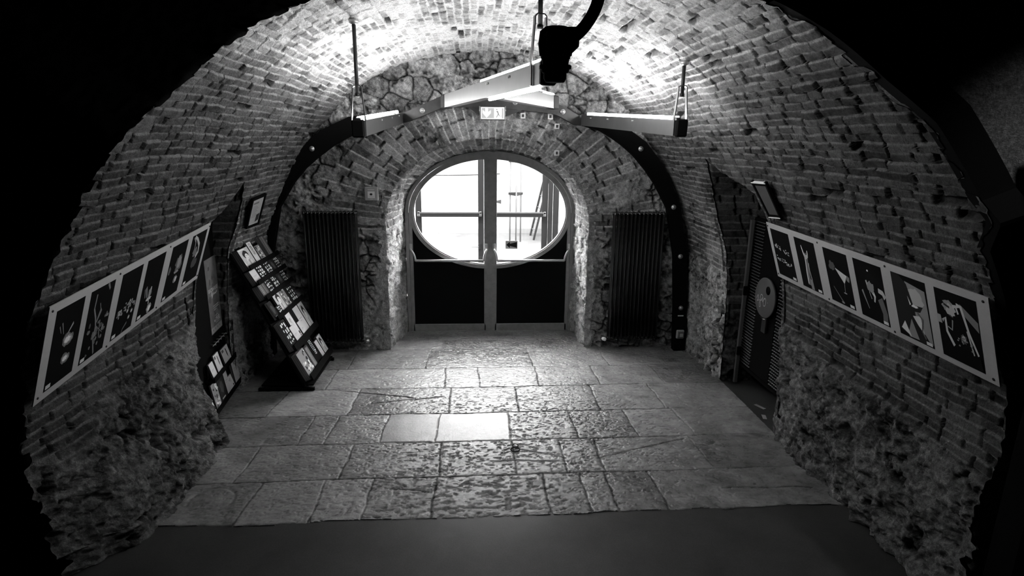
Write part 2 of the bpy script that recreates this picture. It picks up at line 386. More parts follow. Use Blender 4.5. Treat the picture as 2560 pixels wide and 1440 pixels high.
def vault():
    nv = int(ARC/.0065); nu = 620
    v = np.linspace(0, ARC, nv); ed = edge_y(v)
    s = np.linspace(0, 1, nu)
    U = ed[:, None]+(YB+.05-ed)[:, None]*s[None, :]; V = np.repeat(v[:, None], nu, 1)
    X, Z = prof(V)
    tx = np.gradient(prof(v)[0], v); tz = np.gradient(prof(v)[1], v); l = np.hypot(tx, tz); tx, tz = tx/l, tz/l
    NX = np.repeat(-tz[:, None], nu, 1); NZ = np.repeat(tx[:, None], nu, 1)      # inward = rotate tangent
    # tangent runs up the right side, over and down the left; inward normal:
    sgn = np.sign(NX[5, 5]*-1); NX *= sgn; NZ *= sgn
    hb, ab = bricks(U, V, 1, h=.055, L=.195)
    hr, ar = rubble(U, V, 60, 1.15, .17, 1.1)
    right = V < ARC/2
    zb = np.where(right, .78+.20*(U-2.4)/2, .72+.12*(U-3))+.30*(fbm(U*1.6, V*1.6, 91, 3)-.5)+.10*(fbm(U*9, V*9, 92, 2)-.5)
    k = 1-sst(-.05, .05, Z-zb)
    H = hb*(1-k)+hr*k
    bulge = np.where(right, .03*np.clip((1.0-Z)/1.0, 0, 1), .34*np.clip((1.0-Z)/1.0, 0, 1)**1.2*sst(5.3, 4.4, U) if False else .0)
    kl = np.clip((4.9-U)/.5, 0, 1)*sst(2.82, 3.3, U); bulge = np.where(right, bulge, .33*np.clip((.95-Z)/.95, 0, 1)**1.15*kl)
    def dpoly(Y_, Z_, poly):
        d = np.full(Y_.shape, 9.)
        for (a0, b0), (a1, b1) in zip(poly[:-1], poly[1:]):
            t = np.clip(((Y_-a0)*(a1-a0)+(Z_-b0)*(b1-b0))/((a1-a0)**2+(b1-b0)**2), 0, 1)
            d = np.minimum(d, np.hypot(Y_-a0-t*(a1-a0), Z_-b0-t*(b1-b0)))
        return d
    dn = np.where(right, dpoly(U, Z, NICHE_R), dpoly(U, Z, NICHE_L))
    H = (H+k*.02)*sst(.0, .07, dn)*(.35+.65*sst(.0, .05, U-ed[:, None]))+bulge*sst(.0, .30, dn)
    # lamp light put into the colour: crown much paler, flanks darker
    A = ab*(1-k)+ar*k*1.7
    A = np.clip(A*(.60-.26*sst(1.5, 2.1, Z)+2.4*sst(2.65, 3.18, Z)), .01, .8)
    # end bay: pale brick, lifted in colour to stand for lamp light
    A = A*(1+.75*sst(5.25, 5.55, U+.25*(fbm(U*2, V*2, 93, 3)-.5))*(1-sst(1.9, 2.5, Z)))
    # inward flip check: at right wall inward must be -x
    P = np.stack([X+NX*H, U, Z+NZ*H], -1)
    yc = (U[:-1, :-1]+U[1:, 1:])/2; zc = (Z[:-1, :-1]+Z[1:, 1:])/2; rc = right[:-1, :-1]
    jy = (fbm(V[:-1, :-1]*14, U[:-1, :-1]*14, 33, 2)-.5)*.05
    keep = ~((inpoly(yc+jy, zc+jy, NICHE_R) & rc) | (inpoly(yc+jy, zc+jy, NICHE_L) & ~rc))
    zrow = zc[:, 0]; lowR = (zrow < 1.75) & rc[:, 0]; lowL = (zrow < 1.75) & ~rc[:, 0]; top = ~(lowR | lowL)
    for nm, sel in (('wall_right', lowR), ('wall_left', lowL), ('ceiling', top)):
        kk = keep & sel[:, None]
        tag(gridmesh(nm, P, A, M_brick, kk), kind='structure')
    # jagged mouth: wall facing the camera, shade put in as black, roughcast far right
    return v, ed, P[:, 0, :]
vv_, ed_, RIM = vault()

def front_wall():
    n = len(RIM); idx = np.arange(0, n, 3); R = RIM[idx]; x, z = prof(vv_[idx])
    cx, cz = X0, 1.2
    d = np.stack([x-cx, np.maximum(z-cz, -.0)*1.0], -1)
    d[:, 1] = np.where(z < cz, 0, d[:, 1]); d /= np.linalg.norm(d, axis=1)[:, None]
    offs = np.concatenate([np.linspace(0, 1.2, 110), [1.6, 2.4, 4.0]])
    ed = np.interp(vv_[idx], ev, ey)
    P = np.zeros((len(idx), len(offs), 3))
    P[:, :, 0] = x[:, None]+d[:, :1]*offs; P[:, :, 2] = z[:, None]+d[:, 1:]*offs
    P[:, :, 1] = ed[:, None]-offs[None, :]*.10*np.sign(x-X0)[:, None]
    vv = vv_[idx][:, None]+0*offs[None, :]; oo = offs[None, :]+0*vv
    f1, f2, k = voro(vv, oo, .022, 3)
    H = (fbm(vv*30, oo*30, 8, 3)-.5)*.05+(1-f1)*.018
    P[:, :, 1] -= H*.35*sst(0, .03, oo)
    P[:, 0, :] = R; P[:, 0, 0] = x; P[:, 0, 2] = z; 
    side = (vv_[idx] < ARC*.36)
    al = .20+.2*(fbm(vv*20, oo*20, 12, 3)-.5)
    tag(gridmesh('wall_front', P, al, M_rough, np.repeat(side[:-1, None], len(offs)-1, 1)), kind='structure')
    tag(gridmesh('wall_front', P, al, M_shadeblack, np.repeat(~side[:-1, None], len(offs)-1, 1)), kind='structure')
    # black steel band framing the mouth
    offb = [(-.012, 0.0), (-.012, -.06), (.14, -.075), (.14, 0.03)]
    sel = (vv_[idx] > np.interp(1.35, PZ[:600], PT[:600])) & (vv_[idx] < ARC*.36+.05)
    ii = np.where(sel)[0]; mb = MB(); vs = []; fs = []
    for a in ii:
        ww = .13*min(1, (z[a]-1.3)/.35)
        for t, yy in ((.004, .02), (.004, -.05), (ww, -.06), (ww, .03)):
            vs.append((x[a]+d[a, 0]*t, ed[a]+yy-.10*t, z[a]+d[a, 1]*t))
    for i in range(len(ii)-1):
        for j in range(3): fs.append((i*4+j, i*4+j+1, (i+1)*4+j+1, (i+1)*4+j))
    mb.add(vs, fs, M_blackmat); tag(mb.build('trim_1'), kind='structure')
front_wall()

def niche(side):
    poly = NICHE_R if side > 0 else NICHE_L
    pts = np.array(poly, float); t = np.concatenate([[0], np.cumsum(np.hypot(*np.diff(pts, axis=0).T))])
    n = int(t[-1]/.0105); tt = np.linspace(0, t[-1], n); y = np.interp(tt, t, pts[:, 0]); z = np.interp(tt, t, pts[:, 1])
    m = z > -.03; y = y[m]; z = z[m]; tt = tt[m]
    nrm_y = np.gradient(z, tt); nrm_z = -np.gradient(y, tt)     # one of the normals
    cy = 5.0; 
    if (nrm_y[5]*(cy-y[5])) < 0: nrm_y, nrm_z = -nrm_y, -nrm_z
    dep = .62 if side > 0 else .45
    e = np.linspace(0, dep, 60)
    zz = np.clip(z, 0, 3.2); x0 = hw(zz)-.012
    E, T = np.meshgrid(e, tt)
    hb, ab = bricks(T*0+E+.3, T, 200, h=.074, L=.22); hr, ar = rubble(E, T, 230, 1.0, .15, .9)
    k = 1-sst(-.05, .05, z[:, None]-.75-.2*(fbm(E*4, T*4, 3, 2)-.5))
    H = (hb*(1-k)+hr*k)*sst(-.001, .02, E+.004)
    X = x0[:, None]+E
    H = H-.06*(1-sst(.0, .035, E))
    P = np.stack([X0+side*X if side > 0 else X0-X, y[:, None]+nrm_y[:, None]*H, z[:, None]+nrm_z[:, None]*H], -1)
    tag(gridmesh('wall_niche_right' if side > 0 else 'wall_niche_left', P, (ab*(1-k)+ar*k)*.38, M_brick), kind='structure')  # niche shade put into the colour: jamb masonry darkened
    mb = MB(); xx = X0+side*(2.40+dep)
    mb.box((xx, 5.0, 1.2), (.04, 1.5, 2.5), M_blackmat); tag(mb.build('wall_niche_back'), kind='structure')
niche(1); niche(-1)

# ------------------------------------------------------------------ back wall with brick voussoirs round the doorway
DCX = .125; DSP = 1.46
def open_front(x, z, g=0.):     # doorway opening in the wall face
    a, b = 1.145+g, .955+g
    return np.where(z < DSP, np.abs(x-DCX) < a, ((x-DCX)/a)**2+((z-DSP)/b)**2 < 1)
def back_wall():
    xs = np.arange(-2.5, 2.62, .0092); zs = np.arange(0, 3.42, .0092)
    X, Z = np.meshgrid(xs, zs)
    hr, ar = rubble(X, Z, 300, 1.15, .19, .40)
    # radial bricks
    ang = np.arctan2((Z-DSP)/.955, (X-DCX)/1.145); rad = np.sqrt(((X-DCX)/1.145)**2+((Z-DSP)/.955)**2)
    thick = .36+.30*np.abs(np.cos(ang))
    hb, ab = bricks((rad-1)*1.05, ang*1.25, 330, h=.078, L=.27, rough=1.3)
    kr = (1-sst(thick-.05, thick+.03, (rad-1)+.10*(fbm(X*6, Z*6, 7, 3)-.5)))*sst(DSP-.25, DSP-.05, Z+.2*(fbm(X*4, Z*4, 8, 2)-.5))
    hb2, ab2 = bricks(X, Z, 350, h=.10, L=.30, rough=1.2)
    cr_ = sst(.54, .64, fbm(X*4.3, Z*4.3, 371, 5, .6)); hc, ac = rubble(X, Z, 380, .7, .1, 1.3)
    hb = hb*(1-cr_)+(hc*.8-.01)*cr_; ab = ab*(1-cr_)+(ac*.8+.06)*cr_
    H = hr*(1-kr)+(hb*1.25+.012)*kr; A = ar*2.0*(1-kr)+ab*1.6*kr
    # plastered, paler piers beside the doorway
    pier = (1-sst(.0, .22, np.abs(X-DCX)-1.14+.05*(fbm(X*7, Z*7, 9, 3)-.5)))*(1-sst(DSP-.1, DSP+.2, Z))
    pl = (fbm(X*9, Z*9, 19, 5, .6)-.5)
    H = H*(1-.55*pier)+pier*pl*.05; A = A*(1-pier)+pier*(.55+.9*pl)
    P = np.stack([X, YB-H*1.0, Z], -1)
    xc = (X[:-1, :-1]+X[1:, 1:])/2; zc = (Z[:-1, :-1]+Z[1:, 1:])/2
    keep = (np.abs(xc-X0) < hw(np.clip(zc, 0, 3.3))+.06) & (zc < 3.36) & ~open_front(xc, zc)
    tag(gridmesh('wall_back', P, A, M_stone, keep, flip=True), kind='structure')
    # splayed reveal
    def path(a, b, sp, cx, n):
        zt = np.linspace(0, sp, int(n*.3)); r = [(cx+a, z) for z in zt[:-1]]+ellipse(cx, sp, a, b, 0, pi, int(n*.4))+[(cx-a, z) for z in zt[::-1][1:]]
        return np.array(r)
    F = path(1.15, .96, DSP, DCX, 620); B = path(1.035, .73, 1.53, .16, 620)
    e = np.linspace(0, 1, 80)
    t = np.concatenate([[0], np.cumsum(np.hypot(*np.diff(F, axis=0).T))])
    E, T = np.meshgrid(e, t)
    hb, ab = bricks(E*.7, T, 400, h=.078, L=.24, rough=1.3); hr, ar = rubble(E*.7, T, 420, .9, .13, .8)
    k = (F[:, 1] < 1.35)[:, None]*1.0+0*E; pl = fbm(E*9, T*12, 5, 5, .62)-.5
    H = (hb*.5+pl*.06)*(1-k)+(hr*.8+pl*.03)*k; H = H*np.minimum(1, (1-E)*12)
    A = ((ab*.9+.10+pl*.3)*(1-k)+(ar*.6+.22+pl*.5)*k)*(1.35+.5*k)
    Pc = F[:, None, :]*(1-E[..., None])+B[:, None, :]*E[..., None]
    cx = np.array([DCX, 1.2]); d = Pc-cx; d[..., 1] = np.where(Pc[..., 1] < 1.4, 0, Pc[..., 1]-1.2); d /= np.linalg.norm(d, axis=-1)[..., None]
    Pc = Pc-d*(H-.07*(1-sst(.0, .05, E)))[..., None]
    P = np.stack([Pc[..., 0], YB-.01+E*(YD+.10-YB), Pc[..., 1]], -1)
    tag(gridmesh('wall_door_reveal', P, A, M_stone), kind='structure')
back_wall()

# ------------------------------------------------------------------ floor: worn slabs as laid
ROWS = [(3.36, 3.85, [-1.55, -1.1, -.76, -.31, .49, .77, .95, 1.27]),
        (3.85, 4.364, [-1.75, -1.0, -.29, .28, .66, .96, 1.78]),
        (4.364, 4.876, [-1.45, -1.24, -.79, -.345, .27, .83, 1.33, 1.82]),
        (4.876, 5.446, [-1.85, -1.16, -.27, .38, 1.13, 1.74]),
        (5.446, 5.969, [-1.5, -.34, .0, .62, 1.25, 1.9]),
        (5.969, 6.56, [-1.4, -.55, .60, 1.45, 2.1]),
        (6.56, 6.86, [-1.3, -.42, .22, .75, 1.4]),
        (6.86, 7.45, [-1.2, .45, 1.6])]
def floor():
    xs = np.arange(-2.75, 2.53, .0066); ys = np.arange(3.2, 7.42, .0066)
    X, Y = np.meshgrid(xs, ys)
    wY = Y+.03*(fbm(X*1.5, Y*1.5, 2, 3)-.5)+.012*(vn(X*9, Y*9, 3)-.5)-.012*(X-.1)
    wX = X+.05*(fbm(X*2, Y*2, 4, 3)-.5)+.02*(vn(X*8+5, Y*8, 5)-.5)
    D = np.full(X.shape, 9.); ID = np.zeros(X.shape); first = ROWS[0][0]
    rowi = np.zeros(X.shape)
    for r, (a, b, br) in enumerate(ROWS):
        inr = (wY >= a) & (wY < b) if r else (wY < b)
        rowi = np.where(inr, r, rowi)
        dy = np.minimum(np.abs(wY-a), np.abs(wY-b)); lean = (wY-(a+b)/2)*(.10 if r < 4 else .02)
        cid = np.zeros(X.shape); dx = np.full(X.shape, 9.)
        for i, x in enumerate(br):
            xx = x-lean*(x*.3) ; cid = cid+(wX > xx); dx = np.minimum(dx, np.abs(wX-xx))
        D = np.where(inr, np.minimum(dx, dy), D); ID = np.where(inr, cid+r*20, ID)
    k = _h(ID, ID*0+1, 5); k2 = _h(ID, ID*0+2, 6)
    smooth = (ID == 3+40) | (ID == 4+40)                     # the sawn new slabs
    jw = .008*np.ones(X.shape); jw = np.where(smooth, .006, jw)
    joint = 1-sst(jw*.5, jw*1.15, D+.012*(fbm(X*35, Y*35, 8, 3)-.5))
    joint = joint*sst(6.95, 6.5, wY) if False else joint*(1-.8*sst(5.9, 6.6, wY))*(1-.6*sst(1.5, 2.1, X))
    rim = (1-sst(.0, .05, D))
    cen = np.exp(-((X-.2)/1.3)**2)*(1-sst(4.2, 5.6, Y)*.7)
    pit = ridge(X*9, Y*22, 21, 3); pit = sst(.70, .9, pit)*(.25+.75*cen)
    big = (ID == 4) | (ID == 3); pit2 = sst(.615-.045*big, .65-.04*big, fbm(X*(36-12*big), Y*(58-16*big), 25, 4, .6))*(.35+.65*cen)
    und = fbm(X*5, Y*7, 31, 4)-.5
    H = -joint*.005-rim*.0015+und*.007-(pit*.0012+pit2*.008)*(1-smooth)+(fbm(X*30, Y*46, 35, 4, .6)-.5)*.006
    H = np.where(smooth, und*.001-joint*.006, H)
    # cracks across some slabs
    for (x1, y1, x2, y2) in ((.93, 4.05, 1.72, 4.33), (.1, 4.05, .62, 4.02), (.3, 4.23, .68, 4.06), (1.75, 3.62, 2.4, 3.60), (-1.0, 5.1, -.35, 5.22), (-.62, 3.7, -.35, 3.66), (-1.4, 5.42, -.6, 5.2)):
        px = X-x1; py = Y-y1; dx, dy = x2-x1, y2-y1; t = np.clip((px*dx+py*dy)/(dx*dx+dy*dy), 0, 1)
        d = np.hypot(px-t*dx, py-t*dy+.035*(fbm(X*7, Y*7, 41, 3)-.5)); cr = 1-sst(.003, .010, d); H -= cr*.010; joint = np.maximum(joint, cr*.8)
    rr = np.hypot((X+1.82), (Y-3.62)*1.0); ring = np.exp(-((rr-.15)/.012)**2)*(Y > 3.55); H -= ring*.005+(rr < .15)*.003
    A = .20+.09*(k-.5)+.07*(k2-.5)+.18*und-.15*joint-.06*pit-.06*pit2+.02*cen+.20*(fbm(X*13, Y*20, 51, 4, .7)-.5)
    A = np.where(smooth, .25+.04*(k-.5)+.02*und, A)
    keep = np.ones((X.shape[0]-1, X.shape[1]-1), bool)
    yc = wY[:-1, :-1]; keep &= yc > (3.36+.03*(vn(X[:-1, :-1]*6, X[:-1, :-1]*0, 3)-.5))
    RG = .36-.15*cen+.10*(k2-.5)+.7*joint+.5*pit2+.25*pit+.25*(fbm(X*9, Y*14, 61, 4, .65)-.5)
    RG = np.where(smooth, .17+.5*joint, RG)
    tag(gridmesh('floor', np.stack([X, Y, H], -1), A, M_slab, keep, rgh=RG), kind='structure')
    mb = MB(); mb.box((0, .06, -.037), (12, 6.72, .06), M_dfloor); mb.box((0, 5.39, -.06), (12, 3.94, .05), M_dfloor); mb.box((2.9, 5.2, -.045), (.9, 2.0, .05), M_dfloor); mb.box((-2.6, 5.2, -.045), (.7, 2.2, .05), M_dfloor)
    tag(mb.build('floor'), kind='structure')
floor()

def shell():
    mb = MB()
    mb.box((-4.1, 2.2, 2), (.1, 10.2, 4.4), M_blackmat); mb.box((4.1, 2.2, 2), (.1, 10.2, 4.4), M_blackmat)
    mb.box((0, -2.9, 2), (8.3, .1, 4.4), M_blackmat)
    for x0, x1 in ((-4.1, -.9), (1.22, 4.1)): mb.box(((x0+x1)/2, YD+.16, 2), (x1-x0, .12, 4.4), M_pale)
    mb.box((.16, YD+.16, 3.24), (2.2, .12, 1.92), M_pale)
    tag(mb.build('wall_outer'), kind='structure')
    mb = MB(); mb.box((0, 2.2, 4.15), (8.3, 10.4, .1), M_blackmat); tag(mb.build('ceiling'), kind='structure')
shell()

def pier():
    mb = MB(); mb.box((2.75, 2.02, 1.3), (1.02, .12, 2.66), M_blackmat); tag(mb.build('trim_2'), kind='structure')
pier()

# ------------------------------------------------------------------ the double door with the oval window
def door():
    cx, cz, a, b = .165, 1.53, .985, .668; yf = YD
    root = tag(bpy.data.objects.new('door_1', None), kind='structure'); C.objects.link(root); root.location = (cx, YD, 0)
    # outer frame: jambs and arched head
    mb = MB(); n = 80
    out = [(1.045, 0), (1.045, cz)]+ellipse(0, cz, 1.045, .742, 0, pi, n)[1:]+[(-1.045, 0)]
    inn = [(1.005, 0), (1.005, cz)]+ellipse(0, cz, 1.005, .700, 0, pi, n)[1:]+[(-1.005, 0)]
    def band(mb, o, i, y0, y1, m):
        vs = []; N = len(o)
        for (ox, oz), (ix, iz) in zip(o, i): vs += [(cx+ox, y0, oz), (cx+ix, y0, iz), (cx+ix, y1, iz), (cx+ox, y1, oz)]
        fs = []
        for k in range(N-1):
            for j in range(4): fs.append((k*4+j, k*4+(j+1) % 4, (k+1)*4+(j+1) % 4, (k+1)*4+j))
        fs += [(0, 1, 2, 3), tuple((N-1)*4+j for j in (3, 2, 1, 0))]
        mb.add(vs, fs, m)
    band(mb, out, inn, yf-.035, yf+.06, M_door); mb.build('door_frame', root)
    for s in (-1, 1):
        leaf = MB()
        # stiles and rails
        leaf.box((cx+s*.043, yf, 1.1), (.072, .05, 2.19), M_door, bev=.004)
        leaf.box((cx+s*.011, yf-.02, 1.1), (.022, .03, 2.19), M_door)
        leaf.box((cx+s*.983, yf, .768), (.044, .05, 1.524), M_door, bev=.004)
        leaf.box((cx+s*.52, yf, .05), (.93, .05, .094), M_door, bev=.004)
        # oval ring, half of it
        t0, t1 = (-pi/2, pi/2) if s > 0 else (pi/2, 3*pi/2)
        o = ellipse(0, cz-0, a+.012, b+.034, t0, t1, 64); i = ellipse(0, cz, a-.038, b-.012, t0, t1, 64)
        band(leaf, o, i, yf-.036, yf+.03, M_door)
        o = ellipse(0, cz, a-.038, b-.012, t0, t1, 64); i = ellipse(0, cz, a-.05, b-.024, t0, t1, 64)
        band(leaf, o, i, yf-.02, yf+.03, M_door)
        lo = leaf.build('door_leaf', root)
        # black panel below the oval
        pn = MB(); vs = []; N = 40
        xs_ = np.linspace(.07, .965, N); top = cz-(b+.02)*np.sqrt(np.clip(1-(xs_/(a+.0))**2, 0, 1))
        for x, z in zip(xs_, top): vs += [(cx+s*x, yf-.006, .09), (cx+s*x, yf-.006, z)]
        fs = [(k*2, k*2+1, k*2+3, k*2+2) for k in range(N-1)]
        pn.add(vs, fs, M_doorpanel); vs2 = [(x, yf+.014, z) for x, y, z in vs]; pn.add(vs2, fs, M_doorpanel)
        pn.build('door_panel', lo, 'black lower panel')
        gl = MB(); el = ellipse(cx, cz, a-.045, b-.018, t0, t1, 48)
        gl.add([(x, yf+.004, z) for x, z in el], [tuple(range(len(el)))], M_glass); gl.build('pane', lo)
        # push bar with its two curved brackets
        M_bar = mat('push_bar_metal', .55, .3, metal=.45)
        pb = MB(); zb = .945; yb = yf-.10
        pb.tube([(cx+s*.085, yb, zb), (cx+s*.925, yb, zb)], .0155, M_bar, 14)
        for x0, x1 in ((.045, .085), (.985, .925)):
            pts = [(cx+s*(x0+(x1-x0)*f), yf-.045-.055*g, zb-.005+.14*hh) for f, g, hh in ((0, 0, 1), (.04, .3, .98), (.16, .6, .93), (.36, .8, .84), (.58, .92, .70), (.76, .98, .52), (.89, 1, .34), (.96, 1, .17), (1, 1, 0))]
            pb.tube(pts, .012, M_bar, 10)
            pb.box((cx+s*x0, yf-.035, zb+.165), (.032, .03, .075), M_bar, bev=.004)
        pb.build('push_bar', lo, 'chrome push bar on curved brackets')
    mb = MB(); mb.box((cx, YD+.01, -.004), (2.12, .11, .022), M_door); mb.build('threshold', root)
    q = Quad((cx+.19, YD-.002, 1.177), (cx+.34, YD-.002, 1.177), (cx+.34, YD-.002, 1.077), (cx+.19, YD-.002, 1.077))
    mb = MB(); q.n = Vector((0, -1, 0)); q.slab(mb, 0, .002, G(.55)); q.poly(mb, [(.06, .5), (.36, .1), (.36, .36), (.95, .14), (.95, .86), (.36, .64), (.36, .9)], .004, G(.02))
    tag(mb.build('arrow_sign'), 'small dark square sign with black left-pointing arrow, stuck on right pane of arched door', 'sign')
    # outer pair of doors with push bars
    y2 = 10.5; r2 = tag(bpy.data.objects.new('door_2', None), kind='structure'); C.objects.link(r2); r2.location = (.2, y2, 0)
    fr = MB()
    for x, w_ in ((-1.16, .07), (1.32, .07), (1.42, .09)): fr.box((x, y2, 1.3), (w_, .10, 2.7), M_door2)
    fr.box((.15, y2, 2.68), (2.8, .1, .1), M_door2); fr.box((-1.26, y2, 1.3), (.09, .1, 2.7), M_door2); fr.build('door_frame', r2)
    for x0, x1 in ((-1.09, .12), (.135, 1.27)):
        lf = MB(); 
        lf.box((x0+.05, y2, 1.32), (.10, .06, 2.6), M_door2, bev=.004); lf.box((x1-.05, y2, 1.32), (.10, .06, 2.6), M_door2, bev=.004)
        lf.box(((x0+x1)/2, y2, 2.55), (x1-x0, .06, .12), M_door2); lf.box(((x0+x1)/2, y2, .12), (x1-x0, .06, .2), M_door2)
        lo = lf.build('door_leaf', r2)
        pb = MB(); pb.box(((x0+x1)/2, y2-.08, 1.10), (x1-x0-.08, .05, .06), mat('bar_side', .010, .7, spec=.06)); pb.box(((x0+x1)/2, y2-.08, 1.142), (x1-x0-.08, .06, .02), M_alu)
        for x in (x0+.06, x1-.06): pb.box((x, y2-.07, 1.12), (.04, .08, .08), M_alu, bev=.004)
        pb.build('push_bar', lo)
        gl = MB(); gl.box(((x0+x1)/2, y2, 1.35), (x1-x0-.2, .006, 2.3), M_glass); gl.build('pane', lo)
    hd = MB(); hd.tube([(.02, y2-.05, .53), (-.12, y2-.06, .53)], .012, M_chrome); hd.box((.04, y2-.04, .53), (.04, .04, .1), M_door2); hd.build('door_handle', r2)
    mb = MB(); q = Quad((.27, y2-.01, 1.385), (.44, y2-.01, 1.385), (.44, y2-.01, 1.28), (.27, y2-.01, 1.28)); q.n = Vector((0, -1, 0))
    q.slab(mb, 0, .003, G(.45)); q.poly(mb, [(.06, .5), (.36, .1), (.36, .36), (.95, .14), (.95, .86), (.36, .64), (.36, .9)], .005, G(.03))
    tag(mb.build('arrow_sign'), 'arrow sign on the outer glazed doors, partly hidden behind the centre stile', 'sign')
door()

# ------------------------------------------------------------------ outside
def outside():
    mb = MB(); mb.box((0, 20, -.04), (60, 25.2, .08), M_pale); tag(mb.build('ground'), kind='structure')
    b = empty('rendered_building', (0, 15.6, 0), 'pale rendered building across the bright yard, seen through the door glass', 'building')
    mb = MB(); mb.box((-2, 17, 3), (22, 3, 6), M_render); mb.build('wall', b)
    mb = MB(); mb.box((-2, 15.46, .06), (22, .06, .12), mat('plinth', .12, .8)); mb.build('plinth', b)
    mb = MB(); mb.box((2.3, 15.46, 1.5), (.5, .06, .8), G(.05)); mb.build('window', b)
    t = empty('tree_stake_frame', (.92, 14, 0), 'light wooden frame of three posts joined by dark crossbars, standing in the yard', 'stake frame')
    wd = mat('pale_timber', .07, .8, spec=.1); dk = mat('dark_timber', .010, .8, spec=.05)
    for x, y in ((.79, 14.0), (.92, 13.75), (1.05, 14.05)):
        mb = MB(); mb.tube([(x, y, 0), (x, y, 2.0)], .018, wd, 8); mb.build('post', t)
    for z in (1.93, 1.17):
        mb = MB(); mb.beam((.76, 14, z), (.92, 13.75, z-.01), .03, .05, dk); mb.beam((.92, 13.75, z-.01), (1.08, 14.05, z), .03, .05, dk); mb.beam((.76, 14, z), (1.08, 14.05, z), .03, .05, dk); mb.build('crossbar', t)
    l = empty('leaning_ladder', (1.45, 14.6, 0), 'thin dark ladder leaning at the right, outside the outer glazed doors', 'ladder')
    for y, x in ((15.0, 1.38), (14.3, 1.40)):
        mb = MB(); mb.beam((x, y, 0), (x+.42, y-.05, 1.9), .03, .05, mat('dark_timber', .010)); mb.build('rail', l)
    mb = MB()
    for k in range(6): f = .1+.15*k; mb.tube([(1.38+.42*f, 15.0, 1.9*f), (1.40+.42*f, 14.3, 1.9*f)], .010, mat('pale_timber', .035), 6)
    mb.build('rungs', l)
    mb = MB(); mb.box((2.02, 14.6, 1.2), (.3, 1.4, 2.4), M_render); tag(mb.build('garden_wall'), 'white block of wall the thin ladder leans on outside', 'wall')
    mb = MB(); mb.tube([(x, 15.49, 1.50+.02*(x+1)**2) for x in np.linspace(-3.2, .6, 12)], .008, mat('dark_timber', .010), 6); tag(mb.build('facade_cable'), 'thin cable running along the pale building behind the left pane', 'cable')
outside()

